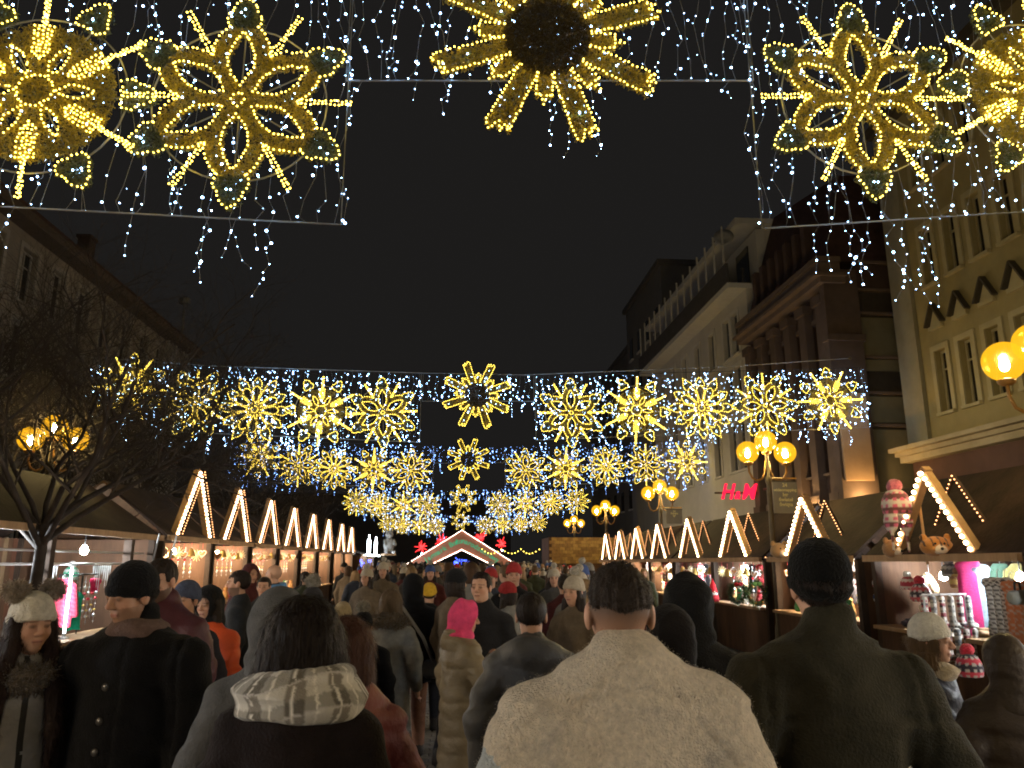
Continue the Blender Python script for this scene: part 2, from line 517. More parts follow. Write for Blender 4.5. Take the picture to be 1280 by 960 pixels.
        ed = np.sqrt((np.maximum(np.abs(q[:, 0])-0.016, 0))**2 + ((q[:, 2]+0.061))**2) + (q[:, 1] < 0.06)*1; blend(ed, 0.011, g('lips', (0.30, 0.085, 0.075)), 0.85)
        ed = np.abs(q[:, 2]+0.0617)*2.2 + np.maximum(np.abs(q[:, 0])-0.02, 0) + (q[:, 1] < 0.06)*1; blend(ed, 0.006, (0.06, 0.02, 0.02), 0.8)
        ed = np.linalg.norm(q - [0, 0.112, -0.022], axis=1); blend(ed, 0.02, sk*[1.15, 0.78, 0.75], 0.5)
        if g('beard', 0):
            ed = np.where((q[:, 2] < -0.035) & (q[:, 2] > -0.13) & (q[:, 1] > -0.02) & ~((np.abs(q[:, 0]) < 0.02) & (np.abs(q[:, 2]+0.061) < 0.011)), 0.0, 1.0)
            blend(ed, 0.5, hc*1.2, g('beard'))
    if g('shaved', False):                                           # clipped hair on the scalp of the nape
        a = np.clip((q[:, 2] + 0.06)/0.07, 0, 1) * (q[:, 1] < 0.03) * (np.abs(q[:, 0]) < 0.078) * hd_m
        Cc[:] = Cc*(1-0.8*a[:, None]) + hc*1.3*0.8*a[:, None]
    Cc[~hd_m & (V[:, 2] < 0.74) & (np.abs(V[:, 0]) < 0.2)] = g('leg_col', (0.02, 0.02, 0.025))
    # coarser skin where clothing covers it
    T = np.concatenate([Q[:, [0, 1, 2]], Q[:, [0, 2, 3]]])
    fine = V[:, 2] > 1.42
    if g('hands', False):
        for nm, (sh, el, wr) in J.items(): fine |= np.linalg.norm(V - (wr + (wr-el)*.3), axis=1) < 0.16
    key = np.round(V / 0.036).astype(np.int64); kid = key[:, 0]*1000003 + key[:, 1]*1009 + key[:, 2]*31 + 7
    kid = np.where(fine, 10**12 + np.arange(len(V)), kid)
    uq, first, inv_ = np.unique(kid, return_index=True, return_inverse=True)
    Vn = np.zeros((len(uq), 3)); np.add.at(Vn, inv_, V); Vn /= np.bincount(inv_)[:, None]
    T = inv_[T]; T = T[(T[:, 0] != T[:, 1]) & (T[:, 1] != T[:, 2]) & (T[:, 0] != T[:, 2])]
    T = T[np.unique(np.sort(T, 1), axis=0, return_index=True)[1]]
    parts['body'] = (Vn.astype(np.float32), T, Cc[first], SKIN)
    # --- coat
    ck = g('coat_kind', 'wool'); st = 0.0162*D
    mx = max(amx, 0.42)
    c = Field(span(-mx, mx, st), span(-0.34, max(amy, 0.30), st), span(hem - 0.05, 1.66, st))
    b = bulk
    c.cap((0, 0, 1.0), (0, -0.008, 1.31), 0.145+b, 0.15+b, 0.74, 0.04)
    for q in (-1, 1): c.cap((q*0.02, -0.018, 1.425 + g('trap', 0)*.7), (q*0.155*sw, -0.012, 1.352 + g('shz', 0)), 0.082+0.35*b + g('trap', 0)*.5, 0.066+0.55*b, 1.0, 0.05)
    c.cap((0, -0.015, 1.41), (0, -0.022, 1.475), 0.095+0.35*b, 0.070+0.22*b, 0.9, 0.05)
    if hem < 0.95: c.cap((0, 0, 1.02), (0, 0.0, hem - 0.15), 0.15+b, 0.165+b+g('flare', 0.03)*(1.0-hem)/0.5, 0.78, 0.05)
    for nm, (sh, el, wr) in J.items():
        c.cap(sh, el, 0.064+0.65*b, 0.054+0.6*b, 1, 0.035); c.cap(el, wr, 0.054+0.6*b, 0.038+0.5*b, 1, 0.02)
    if g('collar', 0): c.cap((0, -0.018, 1.47), (0, -0.024, 1.47+g('collar')), 0.073+0.25*b, 0.070+0.22*b, 0.95, 0.02)
    if g('hood_down', 0):
        for a in range(-4, 5):
            t = a/4*1.5
            c.ell((0.10*math.sin(t), -0.03-0.085*math.cos(t), 1.455 - 0.006*abs(a)), (0.05, 0.05, 0.045 + 0.010*(4-abs(a))), None, 0.04)
    c.func(lambda X, Y, Z: (hem - Z) + 0.012*np.sin(X*13+seed), 'int', 0.012)
    if ck == 'nylon' and g('quilt', 0): c.quilt(g('quilt'), 0.020)
    c.rough(0.014 + 0.006*rr.random(), 13, seed+3, (1.0, 1.0, 1.5)); c.rough(0.0085, 34, seed+9, (0.7, 0.7, 1.8))
    c.crease(g('fold', 0.016), 15, seed+81, (0.9, 0.9, 1.25)); c.crease(g('fold', 0.016)*.5, 36, seed+83, (0.8, 0.8, 1.5))
    for fn in g('seams', ()): c.seam(fn, max(0.006, st*.7), 0.008)
    if ck in ('fleece', 'fur'): c.rough(0.004, 120, seed+5)
    V, Q = c.mesh(); parts['coat'] = (V, Q, None, cloth(g('coat', (0.03, 0.03, 0.035)), ck))
    # --- trousers
    if g('trousers', True):
        t = Field(span(-0.24, 0.24, st*1.8), span(-0.34, 0.40, st*1.8), span(0.02, 1.0, st*2.4))
        for sgn in (-1, 1):
            s_ = stride*sgn
            t.cap((sgn*0.085, 0, 0.92), (sgn*0.09, 0.02+s_*0.5, 0.5), 0.098, 0.075, 1, 0.03); t.cap((sgn*0.09, 0.02+s_*0.5, 0.5), (sgn*0.095, s_-0.01, 0.11), 0.075, 0.062, 1, 0.02)
        t.rough(0.006, 22, seed+2, (1, 1, 1.6))
        t.func(lambda X, Y, Z: 0.085 - Z, 'int', 0.01)
        V, Q = t.mesh(); parts['trousers'] = (V, Q, None, cloth(g('leg_col', (0.02, 0.02, 0.025)), 'wool'))
        t = Field(span(-0.24, 0.24, st*1.6), span(-0.34, 0.48, st*1.6), span(-0.03, 0.24, st*1.5))
        for sgn in (-1, 1):
            s_ = stride*sgn
            t.cap((sgn*0.095, s_-0.03, 0.06), (sgn*0.112, s_+0.16, 0.045), 0.056, 0.044, 1, 0.02); t.cap((sgn*0.095, s_-0.015, 0.06), (sgn*0.095, s_-0.015, 0.17), 0.058, 0.06, 1, 0.03)
        t.func(lambda X, Y, Z: 0.0 - Z, 'int', 0.006)
        V, Q = t.mesh(); parts['shoes'] = (V, Q, None, cloth(g('shoe_col', (0.025, 0.02, 0.018)), 'nylon'))
    # --- hair
    hs = 0.0085*D
    def head_field(x=0.2, y0=-0.24, y1=0.2, z0=-0.18, z1=0.22, step=hs):
        cpos = H((0, 0, 0))
        return Field(span(cpos[0]-x, cpos[0]+x, step), span(cpos[1]+y0, cpos[1]+y1, step), span(cpos[2]+z0, cpos[2]+z1, step))
    def HF(fl, fn, op='int', k=0.008):
        def w(X, Y, Z):
            p = np.stack([X, Y, Z], -1) - piv; p = p @ hm + piv - ho
            return fn(p[..., 0], p[..., 1], p[..., 2])
        return fl.func(w, op, k)
    hair = g('hair', 'short')
    if hair in ('short', 'long', 'bob', 'thin'):
        big = hair in ('long', 'bob')
        fl = head_field(z0=-0.42 if hair == 'long' else -0.2, x=0.2)
        off = {'short': 0.010, 'thin': 0.006, 'long': 0.024, 'bob': 0.026}[hair]
        hsx = g('hair_wide', 0.0)
        fl.ell(H((0, -0.016, 0.03)), np.array((0.074 + hsx*.5, 0.095, 0.088)) + off, hm, 0.01)
        if hair in ('short', 'thin'):
            top = g('hairline', 0.055)
            low_ = -0.055 if hair == 'short' else 0.018
            HF(fl, lambda x, y, z: np.maximum((low_ + 0.7*np.maximum(y+0.055, 0) - 0.25*np.maximum(0.035-np.abs(x), 0)*(hair == 'thin')) - z, np.minimum(y - 0.035, top - z)))
        else:
            fl.ell(H((0, -0.035, -0.04)), (0.098 + hsx, 0.085 + hsx*.4, 0.12), hm, 0.03)
            for q_ in (-1, 1): fl.cap(H((q_*(0.075 + hsx*.5), -0.01, 0.02)), H((q_*(0.085 + hsx), 0.0, -0.15)), 0.034, 0.04, 1, 0.03)
            if hair == 'long':
                fl.cap(H((0, -0.06, -0.1)), H((0, -0.10, -0.36)), 0.085, 0.07, 0.8, 0.04)
            HF(fl, lambda x, y, z: np.minimum(y - (0.05 - 0.25*np.maximum(np.abs(x)-0.055, 0)), 0.066 - z))
        if g('hat') in ('beanie', 'pom', 'ears'): HF(fl, lambda x, y, z: np.maximum(z - 0.02, np.abs(x) - 0.088 - (z < -.05)*.05))
        fl.rough(0.004, 60, seed+21, (1.4, 1.4, 0.35)); fl.rough(0.0035, 150, seed+22, (1.3, 1.3, 0.25))
        V, Q = fl.mesh()
        if len(Q): parts['hair'] = (V, Q, None, cloth(tuple(hc), 'hair'))
    if g('strands'):                                                  # locks lying over the front of the shoulders
        fl = Field(span(-0.25, 0.25, hs*1.2), span(-0.15, 0.3, hs*1.2), span(0.95, 1.72, hs*1.6))
        for q_ in (-1, 1):
            pts = [H((q_*0.07, 0.01, 0.02)), H((q_*0.082, 0.035, -0.1)), np.array((q_*0.11, 0.13, 1.36)), np.array((q_*0.115, 0.165, 1.2)), np.array((q_*0.105, 0.17, 1.06))]
            rr_ = [0.03, 0.032, 0.036, 0.03, 0.012]
            for a in range(4): fl.cap(pts[a], pts[a+1], rr_[a], rr_[a+1], 1, 0.02)
        fl.rough(0.005, 70, seed+31, (1.2, 1.2, 0.4))
        V, Q = fl.mesh(); parts['lock'] = (V, Q, None, cloth(tuple(hc), 'hair'))
    # --- headgear
    hat = g('hat')
    if hat in ('beanie', 'pom', 'ears'):
        fl = head_field()
        low = g('hat_low', 0.0)
        fl.ell(H((0, -0.014, 0.045)), (0.090, 0.110, 0.104 + g('hat_tall', 0.0)), hm, 0.01)
        HF(fl, lambda x, y, z: (0.012 + low + 0.25*np.maximum(y, 0) - 0.32*np.maximum(-y-0.01, 0)) - z)
        fl2 = head_field()
        fl2.ell(H((0, -0.014, 0.038)), (0.0965, 0.1165, 0.11), hm, 0.01)
        HF(fl2, lambda x, y, z: np.abs(z - (0.03 + low + 0.25*np.maximum(y, 0) - 0.32*np.maximum(-y-0.01, 0))) - 0.024, k=0.014)
        fl.d = np.minimum(fl.d, fl2.d)
        fl.rough(0.0022, 190, seed+41, (1.3, 1.3, 0.3))
        V, Q = fl.mesh(); parts['hat'] = (V, Q, None, cloth(g('hat_col', (0.02, 0.02, 0.02)), 'knit'))
        poms = [] if hat == 'beanie' else ([(0, -0.02, 0.185 + g('hat_tall', 0.0))] if hat == 'pom' else [(-0.075, -0.02, 0.145), (0.075, -0.02, 0.145)])
        for pm in poms:
            fl = head_field(y0=-0.2, y1=0.15, z0=0.05, z1=0.32)
            fl.ell(H(pm), (0.048, 0.048, 0.045) if hat == 'pom' else (0.04, 0.034, 0.038), hm, 0.01); fl.rough(0.009, 95, seed+43); fl.rough(0.005, 190, seed+44)
            V, Q = fl.mesh(); parts.setdefault('pompom', []).append((V, Q, None, cloth(g('pom_col', (0.3, 0.27, 0.22)), 'fur')))
    if hat == 'hood':
        fl = head_field(x=0.24, y0=-0.28, y1=0.2, z0=-0.26, z1=0.24, step=hs*1.3)
        fl.ell(H((0, -0.018, 0.015)), np.array((0.112, 0.128, 0.140))*g('hood_size', 1.0), hm, 0.02)
        fl.cap(H((0, -0.055, -0.08)), np.array((0, -0.035, 1.42)), 0.090, 0.128, 0.85, 0.05)
        fl.ell(H((0, 0.155, -0.012)), (0.076, 0.135, 0.112), hm, 0.012, 'sub')
        fl.ell(H((0, -0.03, -0.135)), (0.118, 0.12, 0.05), hm, 0.03)
        fl.rough(0.011, 22, seed+51, (1, 1, 1.5)); fl.rough(0.006, 55, seed+52, (.8, .8, 1.6)); fl.crease(.014, 20, seed+53, (.9, 1.3, .8))
        V, Q = fl.mesh(); parts['hood'] = (V, Q, None, cloth(g('hood_col', g('coat', (0.03, 0.03, 0.03))), g('hood_kind', ck)))
    if g('fur_collar'):
        fl = Field(span(-0.26, 0.26, hs*1.4), span(-0.26, 0.26, hs*1.4), span(1.30, 1.62, hs*1.4))
        for a in range(16):
            t = 2*math.pi*a/16
            fl.ell((0.135*math.sin(t), -0.02+0.125*math.cos(t), 1.455 - 0.05*max(0, math.cos(t)) + 0.03*max(0, -math.cos(t))), (0.055, 0.055, 0.058), None, 0.03)
        fl.rough(0.011, 80, seed+61); fl.rough(0.007, 170, seed+62)
        V, Q = fl.mesh(); parts['fur_collar'] = (V, Q, None, cloth(g('fur_collar'), 'fur'))
    if g('scarf'):
        fl = Field(span(-0.32, 0.32, hs*1.2), span(-0.30, 0.30, hs*1.2), span(1.24, 1.70, hs*1.2))
        sc = g('scarf_size', 1.0)
        for a in range(20):
            t = 2*math.pi*a/20
            fl.ell((0.125*sc*math.sin(t), -0.01+0.115*sc*math.cos(t), 1.462 + g('scarf_z', 0) + 0.012*math.sin(t*2+1)), (0.05*sc, 0.05*sc, 0.055*sc), None, 0.02)
        for a in range(20):
            t = 2*math.pi*a/20
            fl.ell((0.105*sc*math.sin(t+.5), -0.012+0.098*sc*math.cos(t+.5), 1.505 + g('scarf_z', 0) + 0.014*math.sin(t)), (0.04*sc, 0.04*sc, 0.034*sc), None, 0.008)
        fl.crease(0.016, 17, seed+73, (0.5, 0.5, 2.4))
        fl.rough(0.012, 26, seed+71, (0.5, 0.5, 2.6)); fl.rough(0.004, 70, seed+72, (0.6, 0.6, 2))
        V, Q = fl.mesh()
        if g('plaid'):
            ang = np.arctan2(V[:, 0], V[:, 1]) ; zz = V[:, 2] + 0.03*np.sin(ang*2)
            base = np.array((0.52, 0.49, 0.44)); Cc = np.tile(base, (len(V), 1)).astype(np.float32)
            w1 = (np.sin(ang*9) > 0.25); w2 = (np.sin(zz*70) > 0.2)
            Cc[w1] *= (0.42, 0.40, 0.38); Cc[w2] *= (0.55, 0.55, 0.54); Cc[np.abs(np.sin(ang*9+1.2)) < 0.16] = (0.7, 0.66, 0.6); Cc[np.abs(np.sin(zz*35)) < 0.10] = (0.48, 0.45, 0.42)
            parts['scarf'] = (V, Q, Cc, attr_mat('plaid_wool', 0.95, bump=0.7, bscale=160, sheen=0.2, spec=0.1))
        else: parts['scarf'] = (V, Q, None, cloth(g('scarf'), 'knit'))
    for nm in list(parts):
        L = parts[nm] if isinstance(parts[nm], list) else [parts[nm]]
        parts[nm] = [(V*S, Q, Cx, mt) for V, Q, Cx, mt in L]
    return parts, S, J, H

def build_person(sp, label=None, loc=None, rz=None, group=None, detail=1.0):
    parts, S, J, H = person_parts(sp, detail)
    root = empty('person', loc or (0, 0, 0), rz or 0.0, label, 'person', group)
    kids = []
    for nm, L in parts.items():
        for V, Q, Cx, mt in L:
            if not len(Q): continue
            me = np_mesh(nm, V, Q, True)
            if Cx is not None: set_cols(me, Cx)
            kids.append(obj(nm, me, mt, root))
    return root, kids, S, J, H
# ---------------------------------------------------------------- ground
gm = mat('paving', (0.075, 0.068, 0.06), 0.75, 0.35, 1.6, bump=0.6, bscale=30)
g_ = MB().add([(-260, -60, 0), (260, -60, 0), (260, 420, 0), (-260, 420, 0)], [(0, 1, 2, 3)])
ground = g_.build('ground', gm); tag(ground, 'dark stone paving of the market street', 'ground', kind='structure')
cob_m = mat('granite_cobble', (0.17, 0.155, 0.14), 0.6, 0.4, 3.0, bump=0.6, bscale=60, spec=0.4)
def cobble_shape(w, d, h, r):
    m = MB(); e = 0.012
    a = [(-w/2, -d/2), (w/2, -d/2), (w/2, d/2), (-w/2, d/2)]
    b = [(x*0.84 + r.uniform(-e, e)/3, y*0.82 + r.uniform(-e, e)/3) for x, y in a]
    v = [(x, y, 0.0) for x, y in a] + [(x, y, h*0.7) for x, y in a] + [(x, y, h) for x, y in b]
    f = [(8, 9, 10, 11)] + [(k, (k+1) % 4, 4+(k+1) % 4, 4+k) for k in range(4)] + [(4+k, 4+(k+1) % 4, 8+(k+1) % 4, 8+k) for k in range(4)]
    return v, f
cob_v = [cobble_shape(0.135, 0.098, 0.02, RND) for _ in range(6)]
cob_me = []
for v, f in cob_v:
    me = bpy.data.meshes.new('cobblestone'); me.from_pydata(v, [], f); me.materials.append(cob_m); cob_me.append(me)
rest = MB(); n_c = 0
vis = [(-0.43, 8.33, 0.75), (-3.72, 8.24, 0.5), (-1.0, 9.6, 0.5)]
for iy in range(38, 98):
    y = 2.0 + iy*0.106
    for ix in range(-36, 38):
        x = ix*0.143 + (0.07 if iy % 2 else 0) + RND.uniform(-.004, .004)
        k = RND.randrange(6); a = RND.uniform(-0.05, 0.05)
        if n_c < 290 and any((x-vx)**2 + (y-vy)**2 < vr*vr for vx, vy, vr in vis):
            o = bpy.data.objects.new('cobblestone', cob_me[k]); link(o); o.parent = ground
            o.location = (x, y, RND.uniform(0.0, 0.006)); o.rotation_euler = (0, 0, a); n_c += 1
        else:
            v, f = cob_v[k]; zo = RND.uniform(0.0, 0.006)
            rest.add([(x + p[0], y + p[1], p[2] + zo) for p in v], f)
rest.build('cobblestones', cob_m, ground, kind='stuff')

# ---------------------------------------------------------------- buildings along X = const
glass_m = mat('dark_window_glass', (0.012, 0.012, 0.014), 0.08, 0.3, 2, spec=0.6)
def facade(root, X, sgn, y0, y1, z0, z1, rows, wall_m, frame_m, sill_m, depth=0.35, hood=None, pane_m=glass_m):
    """street face at X, body behind it on the sgn side; rows: (zb, zt, [(ya, yb)...])"""
    w = MB(); xa, xb = (X, X + depth) if sgn > 0 else (X - depth, X)
    z = z0
    for zb, zt, wins in sorted(rows):
        if zb > z: w.box(xa, xb, y0, y1, z, zb)
        y = y0
        for ya, yb in sorted(wins):
            if ya > y: w.box(xa, xb, y, ya, zb, zt)
            y = yb
        if y < y1: w.box(xa, xb, y, y1, zb, zt)
        z = zt
    if z < z1: w.box(xa, xb, y0, y1, z, z1)
    w.build('wall', wall_m, root)
    for zb, zt, wins in rows:
        for ya, yb in wins:
            xo = X + sgn*0.20
            p = MB().box(min(xo, xo+sgn*.03), max(xo, xo+sgn*.03), ya+.002, yb-.002, zb+.002, zt-.002).build('window', pane_m, root)
            fr = MB(); t = 0.07; xf0, xf1 = sorted((xo - sgn*.05, xo - sgn*.004))
            fr.box(xf0, xf1, ya+.003, ya+t, zb+.003, zt-.003); fr.box(xf0, xf1, yb-t, yb-.003, zb+.003, zt-.003)
            fr.box(xf0, xf1, ya+t, yb-t, zb+.003, zb+t); fr.box(xf0, xf1, ya+t, yb-t, zt-t, zt-.003)
            ym = (ya+yb)/2; fr.box(xf0, xf1, ym-.03, ym+.03, zb+t, zt-t); fr.box(xf0+.004, xf1-.004, ya+t, yb-t, zb+(zt-zb)*.68, zb+(zt-zb)*.68+.05)
            fr.build('frame', frame_m, p)
            s_ = MB(); xs0, xs1 = sorted((X - sgn*.12, X + sgn*.19)); s_.box(xs0, xs1, ya-.12, yb+.12, zb-.09, zb-.004); s_.build('sill', sill_m, p)
            su = MB(); xs0, xs1 = sorted((X - sgn*.05, X - sgn*.003))
            su.box(xs0, xs1, ya-.16, ya-.004, zb, zt+.16); su.box(xs0, xs1, yb+.004, yb+.16, zb, zt+.16); su.box(xs0, xs1, ya-.004, yb+.004, zt+.004, zt+.16); su.build('surround', sill_m, p)
            if hood == 'gable' and zb < 7:
                h = MB(); zh = zt + 0.75; yc = (ya+yb)/2; hw = (yb-ya)/2 + .12
                for q in (-1, 1): h.bar((X - sgn*.09, yc + q*hw, zh), (X - sgn*.09, yc, zh+.62), 0.17, 0.05)
                h.build('pediment', frame_d, p)
                h = MB(); h.prism([(yc-hw+.1, zh-.02), (yc+hw-.1, zh-.02), (yc, zh+.5)], X - sgn*.05, X - sgn*.002, lambda u, v, d: (d, u, v))
                h.box(*sorted((X-sgn*.1, X-sgn*.003)), yc-hw+.08, yc+hw-.08, zh-.14, zh-.022); h.build('pediment_panel', sill_m, p)
frame_d = mat('dark_slate_cover', (0.06, 0.05, 0.036), 0.7)
# --- yellow plaster house with gabled window hoods
YL = mat('yellow_plaster', (0.28, 0.23, 0.105), 0.9, 0.14, 1.2, bump=0.25, bscale=25)
YLT = mat('pale_plaster_trim', (0.36, 0.31, 0.17), 0.85, 0.1, 3)
yb_ = empty('yellow_house', (13.8, 13, 0), label='yellow plastered house with gabled window hoods behind the knitwear stall', cat='house')
wins = [20.3 - 1.09*k for k in range(14)]
def settle(root):
    """children were built in street coordinates: keep them there"""
    inv = Matrix.Translation(-Vector(root.location))
    for c in [c for c in bpy.data.objects if c.parent is root]: c.matrix_parent_inverse = inv
facade(yb_, 13.8, 1, 4.0, 22.2, 5.15, 15.5,
       [(5.95, 7.75, [(w-.26, w+.26) for w in wins]), (9.75, 11.5, [(w-.26, w+.26) for w in wins]), (12.9, 14.4, [(w-.26, w+.26) for w in wins])], YL, YLT, YLT, hood='gable')
pil = MB(); pil.box(13.68, 13.797, 21.2, 22.2, 5.15, 15.5); pil.build('corner_pilaster', mat('grey_plaster', (0.26, 0.235, 0.16), 0.9, 0.12, 2), yb_)
co = MB()
for x0, z0, z1 in ((13.1, 5.02, 5.14), (13.3, 4.9, 5.016), (13.45, 4.72, 4.896)): co.box(x0, 14.15, 4.0, 22.35, z0, z1)
co.build('cornice', mat('stone_cornice', (0.34, 0.29, 0.19), 0.85, 0.12, 3), yb_)
gf = MB().box(13.75, 14.15, 4.0, 22.2, 0, 4.716); gf.build('ground_floor_wall', mat('oxblood_render', (0.085, 0.045, 0.036), 0.8, 0.2, 1.5), yb_)
sh = MB().box(13.62, 13.747, 4.0, 22.0, 3.55, 3.75); sh.build('shop_fascia', mat('dark_fascia', (0.03, 0.02, 0.018), 0.6), yb_)
MB().box(14.16, 24, 4.0, 22.2, 0.0, 15.3).build('house_body', YL, yb_)
MB().box(13.5, 24.2, 3.9, 22.3, 15.52, 15.9).build('roof', frame_d, yb_)
settle(yb_)
# --- brown commercial building with pilasters
BR = mat('brown_sandstone', (0.082, 0.057, 0.047), 0.85, 0.2, 1.5, bump=0.3, bscale=20)
BRD = mat('dark_brown_stone', (0.06, 0.038, 0.032), 0.85, 0.2, 2)
BRT = mat('lighter_brown_trim', (0.115, 0.083, 0.067), 0.8, 0.15, 3)
bb = empty('brown_building', (12, 26, 0), label='dark brown commercial building with tall pilasters and warm uplit corner pillar', cat='building')
facade(bb, 12.0, 1, 22.75, 29.6, 0.0, 10.5, [(0.4, 3.4, [(23.5, 25.6), (26.2, 28.8)]), (4.6, 9.6, [(23.55+1.25*k, 24.25+1.25*k) for k in range(5)])], BRD, BR, BRT)
pp = MB()
for k in range(6):
    y = 23.15 + 1.25*k
    q = MB(); q.box(11.72, 11.997, y-.24, y+.24, 3.9, 10.0); q.box(11.64, 11.997, y-.32, y+.32, 10.003, 10.3); q.box(11.66, 11.997, y-.3, y+.3, 3.6, 3.897); q.build('pilaster', BR, bb)
co = MB(); co.box(11.45, 12.3, 22.3, 29.65, 10.5, 10.68); co.box(11.25, 12.3, 22.2, 29.65, 10.683, 10.8); co.box(11.4, 12.2, 22.3, 29.65, 11.2, 11.38); co.box(11.5, 12.2, 22.4, 29.65, 10.803, 11.197); co.build('cornice', BRT, bb)
q = MB(); q.box(11.62, 12.75, 22.45, 22.745, 3.4, 11.0); q.box(11.55, 12.8, 22.35, 22.74, 8.6, 8.8); q.build('corner_pillar', BR, bb)
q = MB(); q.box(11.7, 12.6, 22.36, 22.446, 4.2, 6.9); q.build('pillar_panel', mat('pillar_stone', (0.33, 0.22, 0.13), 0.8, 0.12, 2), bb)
q = MB(); q.box(11.45, 13.9, 22.0, 22.745, 2.9, 3.396); q.build('ledge', BRD, bb)
GP = mat('green_grey_panel', (0.15, 0.135, 0.09), 0.6, 0.12, 2)
for z0, z1, m_, nm in ((0, 2.9, BRD, 'shopfront'), (3.4, 5.85, GP, 'panel'), (6.05, 6.9, GP, 'panel'), (7.7, 8.1, GP, 'panel'), (8.2, 9.5, GP, 'panel'), (10.45, 11.3, BRD, 'panel')):
    MB().box(12.82, 14.6, 22.7, 22.745, z0, z1-.03).build(nm, m_, bb)
MB().box(12.80, 14.6, 22.78, 23.3, 0, 11.3).build('end_wall', mat('dark_end_wall', (0.045, 0.036, 0.03), 0.8), bb)
for z in (5.95, 6.98, 8.15, 9.6, 10.4, 11.35): MB().box(12.81, 14.6, 22.6, 22.776, z-.05, z+.04).build('sill_band', BRT, bb)
MB().box(12.36, 22, 23.31, 29.6, 0, 11.3).build('building_body', BRD, bb)
rf = MB(); rf.add([(11.9, 22.7, 11.4), (11.9, 29.6, 11.4), (13.4, 29.6, 16.2), (13.4, 24.0, 15.2), (22, 22.7, 11.4), (22, 29.6, 11.4), (21, 29.6, 16.2), (21, 24.0, 15.2)],
   [(0, 1, 2, 3), (3, 2, 6, 7), (4, 7, 6, 5), (0, 3, 7, 4), (1, 5, 6, 2), (0, 4, 5, 1)])
rfo = rf.build('roof', mat('dark_red_roof', (0.060, 0.032, 0.028), 0.8, 0.3, 4, bump=0.5, bscale=12), bb)
for k in range(7):
    y = 24.3 + k*0.75; t_ = 0.55; x = 11.9 + 1.5*0.25
    d = MB(); d.box(11.98, 13.2, y-.14, y+.14, 12.0, 13.3); d.build('dormer', BRD, bb)
settle(bb)
# --- white building with terrace
WH = mat('white_render', (0.42, 0.395, 0.34), 0.9, 0.1, 1.0, bump=0.2, bscale=20)
WHT = mat('white_trim', (0.45, 0.43, 0.38), 0.85, 0.08, 3)
wb = empty('white_building', (12, 37, 0), label='pale rendered building with roof terrace, railing and satellite dish', cat='building')
ww = [31.2, 32.25, 34.3, 36.5, 38.7, 40.9, 43.1]
facade(wb, 12.0, 1, 29.7, 45.3, 0, 13.0, [(0.5, 3.6, [(30.4, 33.2), (34.2, 37), (38, 41), (42, 44.6)]), (5.6, 7.6, [(w-.4, w+.4) for w in ww]), (8.2, 10.0, [(w-.4, w+.4) for w in ww]), (10.55, 12.35, [(w-.38, w+.38) for w in ww])], WH, mat('grey_frame', (0.1, 0.1, 0.1), 0.6), WHT)
MB().box(11.2, 13.2, 29.66, 45.4, 13.0, 13.22).build('terrace_slab', WHT, wb)
MB().box(11.18, 11.3, 29.7, 45.4, 13.223, 14.1).build('parapet', mat('dark_parapet', (0.06, 0.055, 0.05), 0.7, 0.2, 3), wb)
for k in range(14):
    y = 30 + k*1.15
    MB().box(11.2, 11.27, y-.03, y+.03, 14.103, 15.9).build('terrace_post', WHT, wb)
MB().box(12.6, 13.0, 29.7, 45.3, 13.22, 15.7).build('upper_wall', WH, wb)
for k in range(6): MB().box(12.55, 12.597, 30.6+k*2.5, 32+k*2.5, 13.4, 15.3).build('terrace_window', glass_m, wb)
MB().box(11.7, 23, 29.6, 45.5, 15.9, 16.15).build('roof', WHT, wb)
MB().box(13.01, 23, 29.7, 45.3, 0, 15.89).build('building_body', WH, wb)
d = MB(); d.lathe([(0.02, -.16), (0.25, -.11), (0.42, 0.0), (0.43, 0.02), (0.24, -.08), (0.0, -.13)], 18)
do = d.build('satellite_dish', mat('dish_grey', (0.3, 0.29, 0.27), 0.5), wb, True); do.location = (11.3, 30.0, 15.4); do.rotation_euler = (math.radians(75), 0, math.radians(-20))
settle(wb); do.matrix_parent_inverse = Matrix.Translation(-Vector(wb.location))
# --- tall grey block behind and the lower house beyond
def plain_block(name, label, x0, x1, y0, y1, z1, m_, rows, cols, cat='building'):
    r = empty(name, (x0, y0, 0), label=label, cat=cat)
    MB().box(x0, x1, y0, y1, 0, z1).build('wall', m_, r)
    for a in rows:
        for b in cols:
            p = MB().box(x0-.05, x0-.003, b-.45, b+.45, a, a+1.6).build('window', glass_m, r)
            MB().box(x0-.12, x0-.002, b-.55, b+.55, a-.12, a-.01).build('sill', WHT, p)
            p2 = MB()
    MB().box(x0-.25, x1+.25, y0-.25, y1+.25, z1+.002, z1+.35).build('roof', mat('flat_roof_edge', (0.12, 0.11, 0.1), 0.8), r)
    settle(r); return r
plain_block('grey_block', 'tall plain grey block rising behind the terrace building', 13.4, 22, 47.5, 58, 21.2, mat('grey_block_render', (0.17, 0.16, 0.145), 0.9, 0.1, 1), (8, 11, 14, 17), (49, 51.5, 54, 56.5))
plain_block('grey_house', 'lower grey house beyond the tall plain block', 14.2, 24, 60, 80, 19.0, mat('grey_house_render', (0.14, 0.13, 0.115), 0.9, 0.1, 1), (6, 9, 12, 15), (62, 65, 68, 71, 74, 77))
